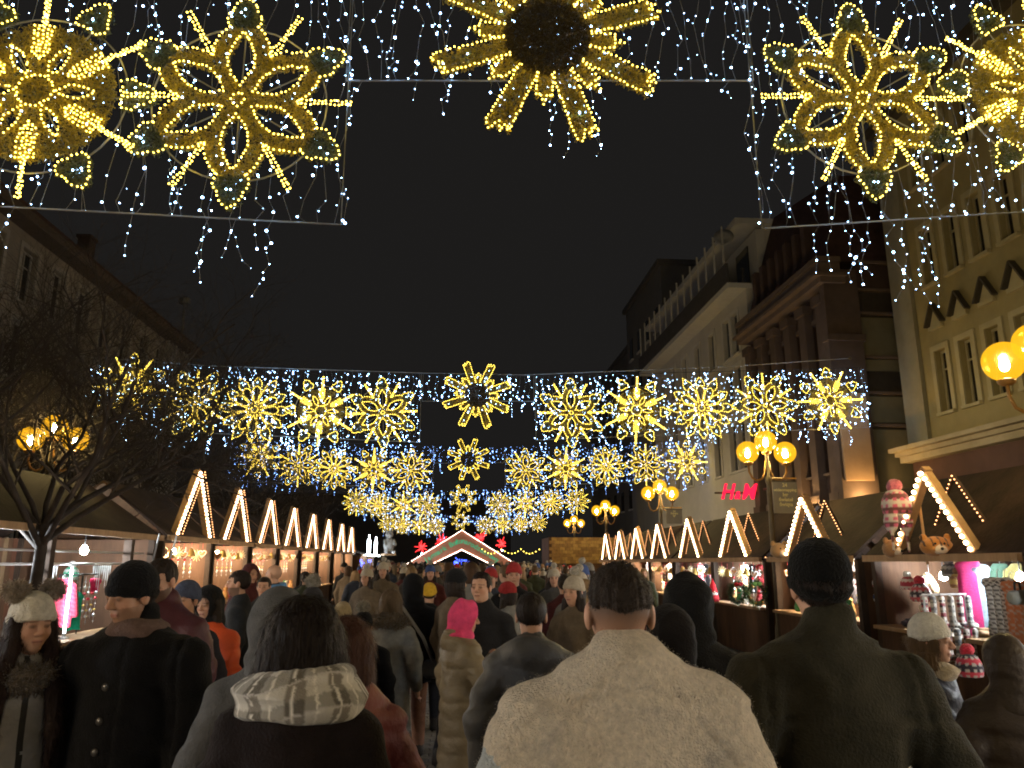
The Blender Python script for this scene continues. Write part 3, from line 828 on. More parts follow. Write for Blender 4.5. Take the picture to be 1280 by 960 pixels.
# --- long house on the left behind the trees
LB = mat('old_cream_plaster', (0.25, 0.215, 0.17), 0.9, 0.2, 0.8, bump=0.3, bscale=15)
LBT = mat('left_trim', (0.33, 0.30, 0.25), 0.85, 0.12, 2)
lb = empty('long_house', (-14, 26, 0), label='long plastered house with tall windows and tiled roof behind bare trees', cat='house')
lw = [9.4 + 1.9*k for k in range(16)]
facade(lb, -14.0, -1, 8, 39.8, 0, 12.2, [(0.6, 3.2, [(w-.6, w+.6) for w in lw]), (4.6, 6.6, [(w-.45, w+.45) for w in lw]), (7.4, 9.3, [(w-.45, w+.45) for w in lw]), (9.95, 11.7, [(w-.45, w+.45) for w in lw])], LB, LBT, LBT)
MB().box(-14.35, -13.35, 7.9, 40.0, 12.2, 12.5).build('eaves', mat('dark_eaves', (0.10, 0.075, 0.055), 0.8), lb)
rf = MB(); rf.add([(-13.2, 7.9, 12.503), (-13.2, 40.1, 12.503), (-18, 40.1, 15.5), (-18, 7.9, 15.5), (-23, 7.9, 12.503), (-23, 40.1, 12.503)], [(0, 1, 2, 3), (3, 2, 5, 4), (0, 3, 4), (1, 5, 2), (0, 4, 5, 1)])
rf.build('roof', mat('brown_tiles', (0.10, 0.058, 0.04), 0.85, 0.3, 3, bump=0.6, bscale=14), lb)
for y in (32.8,): 
    c_ = MB(); c_.box(-16.6, -16.1, y-.3, y+.3, 13.4, 15.6); c_.box(-16.66, -16.04, y-.36, y+.36, 15.603, 15.75); c_.build('chimney', BRT, lb)
v_ = MB(); v_.tube([(-13.6, 37.5, 12.6), (-13.6, 37.5, 14.4)], 0.06, 8); v_.lathe([(0.0, 0), (0.26, .05), (0.28, .3), (0.1, .42), (0, .43)], 12, (-13.6, 37.5, 14.3)); v_.build('roof_vent', mat('zinc', (0.2, 0.2, 0.19), 0.5, metal=0.3), lb)
for k in range(7):
    y = 36.6 + k*0.5
    MB().box(-13.95, -13.8, y-.06, y+.06, 11.0, 12.19).build('gallery_post', LBT, lb)
MB().box(-23, -14.36, 8, 39.8, 0, 12.19).build('house_body', LB, lb)
settle(lb)
fb = plain_block('far_block', 'wide dark block closing the far end of the street', -42, 8, 112, 126, 11.0, mat('far_dark_render', (0.22, 0.2, 0.18), 0.9), (), ())
# --- red shop sign on the white building
sg = empty('shop_sign', (10.9, 29.3, 4.45), label='glowing red slanted letters of the shop sign on the pale building', cat='sign')
def text_mesh(body, size, depth=0.0, shear=0.0, bold=0.0, align='CENTER'):
    cu = bpy.data.curves.new('lettering', 'FONT'); cu.body = body; cu.size = size; cu.extrude = depth; cu.shear = shear; cu.offset = bold
    cu.align_x = align; cu.align_y = 'CENTER'; cu.resolution_u = 3
    o = bpy.data.objects.new('lettering', cu); link(o)
    dg = bpy.context.evaluated_depsgraph_get(); me = bpy.data.meshes.new_from_object(o.evaluated_get(dg))
    bpy.data.objects.remove(o); bpy.data.curves.remove(cu); me.name = 'lettering'; me.materials.clear(); return me
red_neon = emis('red_sign_light', (1.0, 0.012, 0.045), 1.3)
for ch, x, sz in (('H', -0.42, 0.85), ('&', -0.02, 0.42), ('M', 0.42, 0.85)):
    o = obj('letter', text_mesh(ch, sz, 0.05, 0.35, 0.012), red_neon, sg, (x, 0, 0.0 if sz > .6 else -.12), (math.pi/2, 0, 0)); o.scale = (0.8, 1.0, 1.0)
MB().box(-.85, 1.1, 0.10, 0.16, -.05, .02).build('mounting_rail', mat('sign_rail', (0.05, 0.05, 0.05)), sg)
# warm uplight at the foot of the corner pillar
ul = empty('uplight', (12.15, 22.15, 3.41), label='small warm floodlight on the ledge below the brown corner pillar', cat='lamp')
MB().lathe([(0.05, 0), (0.09, 0.02), (0.09, 0.1), (0.075, 0.1)], 12).build('housing', mat('lamp_black', (0.02, 0.02, 0.02), 0.5), ul)
MB().lathe([(0.0, 0.103), (0.07, 0.104), (0.07, 0.112), (0, 0.113)], 12).build('lens', emis('uplight_lens', (1.0, 0.60, 0.22), 700.0), ul)
for yy in (24.4, 25.65):
    u2 = empty('uplight', (11.5, yy, 3.3), label='small warm floodlight washing a pilaster of the brown building', cat='lamp', group='pilaster floodlights')
    MB().lathe([(0.05, 0), (0.09, 0.02), (0.09, 0.1), (0.075, 0.1)], 12).build('housing', MATS['lamp_black'], u2)
    MB().lathe([(0.0, 0.103), (0.06, 0.104), (0.06, 0.112), (0, 0.113)], 12).build('lens', MATS['uplight_lens'], u2)

# ---------------------------------------------------------------- bare trees
bark = mat('wet_bark', (0.035, 0.027, 0.022), 0.9, 0.35, 8, bump=0.8, bscale=40)
twig_m = mat('twig_bark', (0.028, 0.021, 0.016), 0.9, 0.3, 8)
def tree(loc, h0, top, rad, label, seed, n1=7, lod=1.0, thick=0.09):
    r = random.Random(seed)
    root = empty('bare_tree', loc, label=label, cat='tree', group='bare street trees')
    tr = MB(); tw_v = []; 
    lean = Vector((r.uniform(-.1, .1), r.uniform(-.1, .1), 0))
    pts = [Vector((0, 0, 0)) + lean*t + Vector((0.03*math.sin(5*t+seed), 0.03*math.cos(4*t), h0*t)) for t in (0, .25, .5, .75, 1)]
    tr.tube(pts, [thick*1.35, thick, thick*.95, thick*.9, thick*.85], 9)
    tw = MB()
    def grow(p, d, L, rad0, lev):
        n = 4 if lev < 3 else 2
        q = [p]; dd = d.copy()
        for i in range(n):
            dd = (dd + Vector((r.gauss(0, .16), r.gauss(0, .16), r.gauss(0.03, .11)))).normalized()
            q.append(q[-1] + dd*(L/n))
        tgt = tr if lev < 2 else tw
        tgt.tube(q, [rad0*(1 - .55*i/n) for i in range(n+1)], 6 if lev < 2 else (4 if lev == 2 else 3), cap=False)
        if lev >= 4: return
        k = {0: 5, 1: 6, 2: 7, 3: 6}[lev] * (lod if lev >= 2 else 1)
        k = int(k) + (1 if r.random() < k - int(k) else 0)
        for _ in range(k):
            t = r.uniform(.25, 1.0); i = min(n-1, int(t*n)); b = q[i].lerp(q[i+1], t*n - i)
            a = dd.orthogonal().normalized(); a = Matrix.Rotation(r.uniform(0, 6.28), 3, dd) @ a
            nd = (dd*r.uniform(.5, .9) + a*r.uniform(.5, 1.0) + Vector((0, 0, .12))).normalized()
            grow(b, nd, L*r.uniform(.45, .72), rad0*r.uniform(.34, .5), lev+1)
    for i in range(n1):
        a = 6.283*i/n1 + r.uniform(-.3, .3)
        up = r.uniform(.5, 1.5)
        d = Vector((math.cos(a), math.sin(a), up)).normalized()
        grow(pts[-1] - Vector((0, 0, r.uniform(0, h0*.15))), d, min(rad/(1.01-d.z+.15), (top-h0))*r.uniform(.5, .72), thick*.55, 0)
    tr.build('trunk', bark, root, True)
    tw.build('crown', twig_m, root, True, kind='stuff')
    return root
tree((-4.98, 9.95, 0), 2.25, 6.4, 3.2, 'bare low-forking tree standing before the wide left hut', 3, 10, 0.85, 0.075)
tree((-8.0, 14.2, 0), 2.4, 6.8, 3.0, 'bare tree rising behind the roof of the wide left hut', 8, 9, .85, .09)
tree((-8.0, 19.5, 0), 2.8, 7.4, 3.0, 'bare tree rising behind the first lit hut gable', 14, 9, .8, .09)
tree((-7.8, 25.5, 0), 2.8, 7.2, 3.2, 'bare tree behind the middle lit gables', 23, 9, .75, .09)
tree((-7.6, 32.0, 0), 2.8, 7.0, 3.2, 'bare tree behind the later lit gables', 31, 8, .6, .09)
tree((-7.6, 39.5, 0), 2.8, 6.8, 3.2, 'bare tree at the end of the lit gable row', 37, 7, .55, .09)
tree((-11.5, 17.0, 0), 3.2, 9.0, 3.2, 'taller bare tree close to the long house', 41, 8, .55, .12)
tree((-11.2, 26.0, 0), 3.2, 8.5, 3.2, 'bare tree close to the far half of the long house', 47, 8, .55, .12)
# ---------------------------------------------------------------- market huts
wood = mat('hut_wood', (0.085, 0.042, 0.021), 0.75, 0.35, 5, bump=0.5, bscale=30, stretch=(1, 1, 0.2))
wood_d = mat('hut_dark_wood', (0.045, 0.028, 0.018), 0.8, 0.3, 5, bump=0.4, bscale=30)
wood_l = mat('hut_light_wood', (0.33, 0.20, 0.10), 0.7, 0.25, 6, bump=0.4, bscale=30, stretch=(1, 1, 0.2))
plank_b = mat('hut_wood_reddish', (0.11, 0.043, 0.022), 0.75, 0.35, 5, bump=0.5, bscale=30, stretch=(1, 1, 0.2))
plank_c = mat('hut_wood_pale', (0.15, 0.095, 0.05), 0.75, 0.35, 5, bump=0.5, bscale=30, stretch=(1, 1, 0.2))
roof_m = mat('hut_roof_felt', (0.022, 0.013, 0.009), 0.9, 0.45, 3, bump=0.9, bscale=18, spec=.15)
white_p = mat('white_painted_panel', (0.62, 0.64, 0.64), 0.6, 0.06, 3)
cable_m = mat('cable_black', (0.015, 0.015, 0.015), 0.6)
metal_m = mat('galvanised_rail', (0.45, 0.45, 0.45), 0.4, 0.1, 8, metal=0.6)
def lit_gable(root, X, s, Yc, half, z0, z1, front=0.10, lod=1, thin=0.24, bulb=0.03):
    """two boards leaning together over the counter, bulbs along the outer and inner edge"""
    xf = X - s*front
    for q in (-1, 1):
        b = MB(); a0 = Vector((xf + s*.10, Yc + q*half, z0)); a1 = Vector((xf + s*.10, Yc - q*.02, z1))
        d = (a1-a0).normalized(); nrm = Vector((1, 0, 0)).cross(d)
        b.bar(a0, a1 + d*.03, 0.09, 0.10, (s, 0, 0))
        b.build('gable_board', wood_l, root)
        n = max(6, int((a1-a0).length/0.088))
        pts = [a0.lerp(a1, (i+.4)/n) + Vector((-s*.075, 0, 0)) for i in range(n)]
        obj('bulb_string', bulb_mesh('bulb_string', pts, bulb, lod), WARM_BULB, root, kind='stuff')
        n2 = int((a1-a0).length/0.062)
        pts = [a0.lerp(a1, (i+.4)/n2) + Vector((s*.07 if s > 0 else .16, 0, 0.0)) for i in range(n2)]
        obj('amber_string', bulb_mesh('amber_string', pts, 0.011, lod), PEACH_BULB, root, kind='stuff')
        if s > 0:
            pts = [a0.lerp(a1, (i+.4)/n2) + Vector((s*(.10+thin), 0, -.04)) for i in range(n2)]
            obj('amber_string', bulb_mesh('amber_string', pts, 0.010, lod), PEACH_BULB, root, kind='stuff'); MB().bar(pts[0] + Vector((.03, 0, 0)), pts[-1] + Vector((.03, 0, 0)), .03, .03).build('rear_rafter', wood_d, root)
def stall(X, s, Yc, W, ze, za, label, group, lampm, D=2.1, gable=True, planks=False, lod=1, half=0.85, counter=0.95, lamp_r=0.055, roof_top=None):
    r = empty('market_stall', (X, Yc, 0), label=label, cat='market stall', group=group)
    y0, y1 = Yc - W/2, Yc + W/2
    xb = X + s*D
    for yy in (y0+.06, y1-.06):
        for xx in (X+s*.05, xb-s*.05): MB().box(xx-.05, xx+.05, yy-.05, yy+.05, 0, ze).build('post', wood_d, r)
    bx = sorted((xb - s*.03, xb + s*.02))
    if planks:
        n = int(W/0.14)
        for k in range(n):
            ya = y0+.11 + k*(W-.22)/n
            MB().box(bx[0]+RND.uniform(0, .012), bx[1], ya+.004, ya+(W-.22)/n-.004, 0.0, ze).build('plank', RND.choice((wood, wood, plank_b, plank_c)), r)
    else: MB().box(*bx, y0+.11, y1-.11, 0, ze).build('back_wall', wood, r)
    for yy in (y0+.02, y1-.05): MB().box(min(X, xb)+.101, max(X, xb)-.101, yy, yy+.03, 0.0, ze-.02).build('side_wall', wood, r)
    xc = sorted((X - s*.12, X + s*.42))
    MB().box(*xc, y0+.12, y1-.12, counter-.05, counter).build('counter', wood_l, r)
    xp = sorted((X + s*.0, X + s*.03)); MB().box(*xp, y0+.112, y1-.112, 0.0, counter-.052).build('front_panel', wood, r)
    xe = sorted((X - s*.12, X - s*.06)); MB().box(*xe, y0, y1, ze-.03, ze+.06).build('fascia', wood_l, r)
    zr = (roof_top or za) ; xr = X + s*D*.55
    rf = MB(); t = .05
    rf.add([(X-s*.055, y0, ze+.02), (X-s*.055, y1, ze+.02), (xr, y1, zr), (xr, y0, zr), (xb+s*.3, y0, ze), (xb+s*.3, y1, ze),
            (X-s*.055, y0, ze+.02+t), (X-s*.055, y1, ze+.02+t), (xr, y1, zr+t), (xr, y0, zr+t), (xb+s*.3, y0, ze+t), (xb+s*.3, y1, ze+t)],
           [(0, 1, 2, 3), (3, 2, 5, 4), (6, 9, 8, 7), (9, 10, 11, 8), (0, 6, 7, 1), (4, 5, 11, 10), (0, 3, 9, 6), (3, 4, 10, 9), (1, 7, 8, 2), (2, 8, 11, 5)])
    rf.build('roof', roof_m, r)
    if gable: lit_gable(r, X, s, Yc, half, ze+.08, za, lod=lod)
    for q, yy in enumerate((Yc - W*.22, Yc + W*.24)):
        lz = ze - .22
        l = MB().lathe([(0.0, -lamp_r*1.1), (lamp_r*.7, -lamp_r*.8), (lamp_r, 0), (lamp_r*.6, lamp_r*.9), (lamp_r*.35, lamp_r*1.3)], 12, (X + s*.55, yy, lz)).build('lamp_bulb', lampm, r, True)
        MB().tube([(X + s*.55, yy, lz + lamp_r*1.32), (X + s*.55, yy, ze + .12)], 0.008, 5).build('lamp_cord', cable_m, l)
    settle(r)
    return r
RIGHT = [9.43, 12.94, 16.47, 19.62, 22.63, 25.35, 28.0, 30.6]
rl = ['knitwear stall with plush heads on its beam under a lit gable', 'stall under a lit gable beside the knitwear stall', 'wreath stall under a lit gable', 'stall next after the wreath stall, lit gable',
      'lit gable stall near the middle lamp post', 'lit gable stall beyond the middle lamp post', 'small lit gable stall before the shingled hut', 'last lit gable stall beside the shingled hut']
for k, yc in enumerate(RIGHT):
    w = 3.15 if k < 4 else 2.5
    stall(6.0, 1, yc, w, 1.84, 2.95 if k == 0 else 2.90, 'wooden ' + rl[k], 'wooden huts opposite the bare trees', COLD_LAMP if k in (0, 2, 3) else WARM_LAMP, planks=(k < 2), lod=2 if k < 3 else 1, half=0.80)
LEFT = [15.9, 18.9, 22.1, 25.3, 28.7, 32.2, 36.0, 39.4]
ll = ['first after the wide hut', 'second after the wide hut', 'third after the wide hut', 'fourth after the wide hut', 'fifth after the wide hut', 'sixth after the wide hut', 'seventh after the wide hut', 'eighth and last of the gabled row']
for k, yc in enumerate(LEFT):
    stall(-5.2, -1, yc, 2.9, 2.22, 3.50 if k else 3.6, 'wooden hut with steep lit gable, ' + ll[k], 'gabled wooden huts under the bare trees', WARM_LAMP, planks=(k < 4), lod=2 if k < 2 else 1, half=0.98, counter=0.95, roof_top=3.2)
# the wide open hut on the left
WH_ = stall(-5.2, -1, 11.35, 5.6, 2.2, 3.1, 'wide open wooden hut with white panel and hanging ornaments', None, COLD_LAMP, gable=False, planks=True, D=2.3, counter=0.78, lamp_r=0.06)
WH_.name = 'market_stall'
def hut_part(m, name, mt):
    o = m.build(name, mt, WH_); o.matrix_parent_inverse = Matrix.Translation(-Vector(WH_.location)); return o
hut_part(MB().box(-6.3, -6.27, 9.2, 10.05, .8, 2.15), 'white_board', white_p)
hut_part(MB().box(-6.25, -6.2, 10.06, 10.2, .6, 2.15), 'orange_plank', mat('orange_plank', (0.5, 0.2, 0.06), 0.7, 0.2, 6))
for z in (1.78, 1.95): hut_part(MB().tube([(-5.35, 8.9, z), (-5.35, 14.0, z)], .016, 6), 'hanging_rail', metal_m)
for yy in (10.5, 13.0): hut_part(MB().box(-5.26, -5.14, yy-.06, yy+.06, 0, 2.15), 'front_post', wood_d)
for k, (z, s_) in enumerate(((2.05, 1), (1.95, -1))): hut_part(MB().tube([(-5.0, 13.4+k*.7, 1.5), (-4.75, 13.0+k*.8, 2.25)], .014, 5), 'awning_strut', metal_m)
# unseen stalls carrying on both rows, added to light the crowd
for k, yc in enumerate((5.9, 2.4, -1.1, -4.6)):
    stall(6.0, 1, yc, 3.15, 1.84, 2.9, 'unseen wooden lit gable stall added on the knitwear side, %s before the knitwear stall' % ('first', 'second', 'third', 'fourth')[k], 'wooden huts opposite the bare trees', WARM_LAMP if k % 2 else COLD_LAMP, half=0.80)
for k, yc in enumerate((6.9, 3.5, 0.1, -3.3)):
    stall(-5.2, -1, yc, 2.9, 2.22, 3.5, 'unseen added wooden hut with steep lit gable, %s before the wide hut' % ('first', 'second', 'third', 'fourth')[k], 'gabled wooden huts under the bare trees', COLD_LAMP if k % 2 else WARM_LAMP, half=0.98, roof_top=3.2)
# white lit stalls closing the left row
for k, yc in enumerate((43.2, 46.9)):
    r = stall(-4.9, -1, yc, 3.4, 2.15, 2.5, ('brightly lit white-canopied stall right after the last gabled hut', 'brightly lit white-canopied stall under the white bear figure')[k], 'white-lit stalls before the gate', COLD_LAMP, gable=False, counter=0.95)
    st_ = MB().box(-4.62, -4.55, yc-1.6, yc+1.6, 2.16, 2.22).build('light_strip', emis('white_tube_light', (0.8, 0.92, 1.0), 16.0), r); st_.matrix_parent_inverse = Matrix.Translation(-Vector(r.location))
    for q in range(3):
        t_ = MB().tube([(-4.6, yc - 1 + q*.5, 2.25), (-4.6, yc - 1 + q*.5, 3.0 + .25*(q % 2))], .03, 8).build('light_tube', MATS['white_tube_light'], r); t_.matrix_parent_inverse = Matrix.Translation(-Vector(r.location))
    bl = [(-5.0 - RND.random()*.4, yc + RND.uniform(-1.4, 1.4), RND.uniform(1.55, 1.95)) for _ in range(120)]
    t_ = obj('blue_lights', bulb_mesh('blue_lights', bl, .022, 1), emis('deep_blue_led', (0.05, 0.10, 1.0), 7.0), r, kind='stuff'); t_.matrix_parent_inverse = Matrix.Translation(-Vector(r.location))

# ---------------------------------------------------------------- shingled hut, gate, warm garland
sh_ = empty('shingled_hut', (6.2, 36.6, 0), label='hut with golden wooden shingle wall beyond the gabled stalls', cat='hut')
MB().box(4.4, 8.2, 36.6, 39.5, 0, 2.95).build('hut_body', wood, sh_)
sv = [mat('golden_shingle', (0.36, 0.22, 0.07), 0.7, 0.3, 7), mat('brown_shingle', (0.25, 0.14, 0.05), 0.7, 0.3, 7)]
for a in range(8):
    for b in range(15):
        x = 4.42 + b*.25 + (.12 if a % 2 else 0)
        MB().box(x, min(x+.235, 8.2), 36.52 + RND.uniform(0, .03), 36.597, 1.75 + a*.15, 1.75 + a*.15 + .143).build('shingle', RND.choice(sv), sh_)
settle(sh_)
gate = empty('market_gate', (0.45, 50, 0), label='red-brown gabled market gate with green lettering and bulb-edged boards', cat='gate')
gx, gw, gz0, gz1 = 0.0, 3.85, 1.25, 3.75
gm_ = mat('gate_red_brown', (0.55, 0.24, 0.16), 0.7, 0.15, 4)
for q in (-1, 1):
    MB().prism([(0, gz1), (q*gw, gz0+.15), (q*(gw-1.05), gz0), (0, gz1-1.15)], -.12, .12, lambda u, v, d: (u, d, v)).build('gable_board', gm_, gate)
    MB().prism([(q*(gw-1.0), .0), (q*(gw-.75), 0), (q*(gw-.75), gz0+.35), (q*(gw-1.0), gz0+.35)], -.1, .1, lambda u, v, d: (u, d, v)).build('gate_post', wood, gate)
    for (za_, zb_, wx) in ((gz1+.04, gz0+.19, gw), (gz1-1.17, gz0-.02, gw-1.05)):
        pts = [(q*wx*t, -.15, za_ + (zb_-za_)*t) for t in np.linspace(0, 1, 42)]
        obj('bulb_string', bulb_mesh('bulb_string', pts, .022, 1), emis('gate_bulb', (1.0, 0.72, 0.6), 16.0), gate, kind='stuff')
    m_ = MB(); m_.prism([(q*2.55, 1.55), (q*3.05, 1.2), (q*2.05, 1.2)], -.3, -.16, lambda u, v, d: (u, d, v)); m_.build('small_gable', gm_, gate)
    pts = [(q*2.55 + e*.5*t, -.33, 1.57 - .37*t) for e in (-1, 1) for t in np.linspace(0, 1, 9)]
    obj('bulb_string', bulb_mesh('bulb_string', pts, .022, 1), MATS['gate_bulb'], gate, kind='stuff')
txt = 'Jarmark Bożonarodzeniowy'
grn = mat('green_sign_lettering', (0.10, 0.42, 0.22), 0.6)
grn.node_tree.nodes['Principled BSDF'].inputs['Emission Color'].default_value = (0.10, 0.6, 0.32, 1); grn.node_tree.nodes['Principled BSDF'].inputs['Emission Strength'].default_value = 0.25
for i, ch in enumerate(txt):
    if ch == ' ': continue
    u = (i - (len(txt)-1)/2)/(len(txt)/2)
    x = u*2.35; z = 3.12 - 0.62*(math.sqrt(x*x + .16) - .4)
    obj('letter', text_mesh(ch, .44, .01, 0, .008), grn, gate, (x, -.15, z), (math.pi/2, math.atan(.62*x/math.sqrt(x*x+.16)), 0))
for q in (-.35, .35):
    c_ = obj('blue_lantern', bulb_mesh('blue_lantern', NR.normal(size=(90, 3))*(.16, .1, .16) + (q*.8, -.1, 1.65), .03, 1), MATS['deep_blue_led'], gate, kind='stuff')
red_led = emis('red_led', (1.0, 0.03, 0.03), 4.0)
for k, (px, py) in enumerate(((527, 684), (552, 676), (600, 672), (627, 680))):
    p = atY(px, py, 50.3)
    lab = ['spiky red light star at the foot of the left gate slope', 'red light star beside the gate peak, left slope', 'red light star beside the gate peak, right slope', 'spiky red light star at the foot of the right gate slope'][k]
    r_ = empty('light_star', p, label=lab.replace('left', 'bare-tree-side').replace('right', 'lamp-post-side'), cat='light star', group='red stars on the gate')
    pts = []
    for j in range(12):
        a = math.radians(30*j + RND.uniform(-14, 14)); L = RND.uniform(.2, .48)
        pts += [(math.cos(a)*L*t, RND.uniform(-.05, .05), math.sin(a)*L*t) for t in np.linspace(.15, 1, 9)]
    obj('red_string', bulb_mesh('red_string', pts, .024, 1), red_led, r_, kind='stuff')
    m_ = MB()
    for j in range(6): a = math.radians(60*j+7); m_.tube([(0, 0.02, 0), (math.cos(a)*.34, 0.02, math.sin(a)*.34)], .012, 4)
    m_.tube([(0, .03, 0), (0.0, .03, -1.2)], .012, 4); m_.build('wire_frame', cable_m, r_)
    obj('white_tip', bulb_mesh('white_tip', [(0.03, -.06, -.40)], .05, 1), WHITE_LED, r_)
gl = empty('bulb_garland', (2.5, 46, 2.0), label='sagging garland of warm bulbs beside the gate', cat='light garland')
pts = [(-.9 + 3.4*t, .6*math.sin(t*9), .55 - .25*math.sin(math.pi*((t*3) % 1))) for t in np.linspace(0, 1, 19)]
obj('bulb_string', bulb_mesh('bulb_string', pts, .03, 1), GOLD_LED, gl, kind='stuff')
MB().tube([(p[0], p[1], p[2]+.03) for p in pts], .006, 4).build('cable', cable_m, gl)

# white bear figure on the left stall roof
bp_ = atY(485, 712, 45.5)
bear = empty('bear_figure', (bp_.x, 45.5, 2.3), math.radians(200), 'white furry bear figure sitting above the white-lit stall', 'bear figure')
fl = Field(span(-.5, .5, .03), span(-.5, .5, .03), span(-.1, 1.6, .03))
fl.ell((0, 0, .45), (.30, .27, .46)); fl.ell((0, .03, 1.08), (.23, .22, .22), None, .05); fl.ell((0, .22, 1.03), (.1, .1, .08), None, .03)
for q in (-1, 1): fl.ell((q*.17, 0, 1.28), (.07, .04, .07), None, .02); fl.cap((q*.26, .05, .72), (q*.30, .28, .5), .09, .08, 1, .05); fl.cap((q*.17, .1, .1), (q*.22, .38, .08), .12, .1, 1, .05)
fl.rough(.018, 40, 4); V, Q = fl.mesh(); obj('bear_body', np_mesh('bear_body', V, Q, True), cloth((.62, .62, .6), 'fur'), bear)
m_ = MB(); m_.ball((0, .325, 1.05), .035); m_.ball((-.08, .22, 1.14), .02); m_.ball((.08, .22, 1.14), .02); m_.build('eyes_and_nose', cable_m, bear, True)
MB().box(-.35, .35, -.35, .35, -.12, -.005).build('platform', wood_l, bear)

# ---------------------------------------------------------------- triple globe street lamps
globe_m = bpy.data.materials.new('amber_globe'); globe_m.use_nodes = True
nt = globe_m.node_tree; nt.nodes.clear()
tr_ = nt.nodes.new('ShaderNodeBsdfTransparent'); tr_.inputs[0].default_value = (1.0, 0.84, 0.45, 1)
em_ = nt.nodes.new('ShaderNodeEmission'); em_.inputs[0].default_value = (1.0, 0.50, 0.015, 1); em_.inputs[1].default_value = 0.95
gl_ = nt.nodes.new('ShaderNodeBsdfGlossy'); gl_.inputs['Roughness'].default_value = 0.15; gl_.inputs[0].default_value = (0.8, 0.7, 0.5, 1)
nz = nt.nodes.new('ShaderNodeTexNoise'); nz.inputs['Scale'].default_value = 9
m1 = nt.nodes.new('ShaderNodeMixShader'); m1.inputs[0].default_value = 0.5
m2 = nt.nodes.new('ShaderNodeMixShader'); m2.inputs[0].default_value = 0.06
ou = nt.nodes.new('ShaderNodeOutputMaterial')
nt.links.new(tr_.outputs[0], m1.inputs[1]); nt.links.new(em_.outputs[0], m1.inputs[2]); nt.links.new(m1.outputs[0], m2.inputs[1]); nt.links.new(gl_.outputs[0], m2.inputs[2]); nt.links.new(m2.outputs[0], ou.inputs[0])
globe_m.cycles.emission_sampling = 'NONE'
brass = mat('lamp_ochre_paint', (0.30, 0.15, 0.03), 0.45, 0.15, 10, spec=0.5)
iron = mat('lamp_iron', (0.10, 0.075, 0.04), 0.5, 0.2, 10)
def lamp_proto():
    r = empty('street_lamp', (0, 0, 0), label='x', cat='street lamp', group='triple globe lamps')
    kids = []
    m_ = MB(); m_.lathe([(.16, 0), (.16, .12), (.10, .2), (.08, .6), (.055, .7), (.045, 3.3), (.06, 3.34), (.06, 3.42), (.035, 3.46), (.03, 3.95), (.05, 3.98), (.0, 4.0)], 14); kids.append(m_.build('post', iron, r, True))
    for q in (-1, 1):
        pts = [(0, 0, 3.42)] + [(q*(.20 - .20*math.cos(t)), 0, 3.42 - .16*math.sin(t)) for t in np.linspace(.3, math.pi, 8)]
        pts = [(q*.03, 0, 3.75), (q*.05, 0, 3.55), (q*.12, 0, 3.40), (q*.22, 0, 3.36), (q*.32, 0, 3.41), (q*.375, 0, 3.53), (q*.38, 0, 3.70)]
        kids.append((MB().tube(pts, .020, 8)).build('arm', brass, r, True))
    for x, z in ((-.38, 3.92), (.38, 3.92), (0, 4.14)):
        me = MB(); me.ball((x, 0, z), .215, 24, 14); g = me.build('globe', globe_m, r, True); kids.append(g)
        b = MB(); b.ball((x, 0, z-.04), .06, 12, 8, (.8, .8, 1.15)); kids.append(b.build('bulb', LAMP_CORE, r, True))
        b = MB(); b.lathe([(.05, -.03), (.09, 0), (.095, .03), (.06, .04)], 14, (x, 0, z-.235)); kids.append(b.build('globe_holder', brass, r, True))
    return r, kids
lr, lk = lamp_proto()
lamps = [((6.28, 7.65, 0), 'triple amber globe lamp beside the knitwear stall'), ((6.12, 14.72, 0), 'triple amber globe lamp with hanging sign in front of the brown building'),
         ((6.42, 23.95, 0), 'triple amber globe lamp with small sign before the pale building'), ((6.3, 32.3, 0), 'triple amber globe lamp near the shingled hut'), ((6.6, 43, 0), 'triple amber globe lamp beyond the shingled hut'),
         ((-7.1, 14.0, 0), 'triple amber globe lamp seen through bare twigs behind the wide hut'),
         ((6.3, 0.6, 0), 'triple amber globe lamp on the knitwear side, abreast of the photographer'), ((6.3, -6.5, 0), 'triple amber globe lamp on the knitwear side, behind the photographer'),
         ((-6.6, -1.2, 0), 'triple amber globe lamp on the tree side, behind the photographer'), ((-6.6, -9, 0), 'triple amber globe lamp on the tree side, far behind the photographer')]
for k, (p, lab) in enumerate(lamps):
    if k == 0: r_ = lr; r_.location = p
    else: r_, _ = copy_tree(lr, lk, p)
    r_['label'] = lab
sign_m = mat('sign_olive', (0.24, 0.21, 0.16), 0.6, 0.1, 5); letter_m = mat('sign_gold_letters', (0.75, 0.65, 0.30), 0.5)
def lamp_sign(px, py, Y, w, h, lines, label, xl):
    p = atY(px, py, Y)
    r = empty('hanging_sign', p, label=label, cat='sign', group='signs on the lamp posts')
    MB().box(-w/2, w/2, 0, .03, -h/2, h/2).build('board', sign_m, r)
    MB().box(-w/2-.01, w/2+.01, -.006, .036, h/2+.001, h/2+.03).build('top_rail', iron, r)
    MB().tube([(xl - p.x, .0, h/2+.07), (w/2, .0, h/2+.07)], .014, 6).build('bracket', brass, r)
    for i, (t, sz) in enumerate(lines):
        obj('lettering', text_mesh(t, sz*h, 0.002, 0, .002), letter_m, r, (0, -.004, h*.40 - i*h*.155), (math.pi/2, 0, 0))
lamp_sign(982, 622, 14.6, .49, .60, [('24', .16), ('wideomapping', .13), ('Igr', .17), ('świateł', .16), ('święta', .16)], 'olive sign board with gold lettering hung on the lamp before the brown building', 6.15)
lamp_sign(843, 646, 23.8, .50, .42, [('24', .2), ('święta', .2), ('Igr', .2)], 'small olive sign board hung on the lamp before the pale building', 6.45)

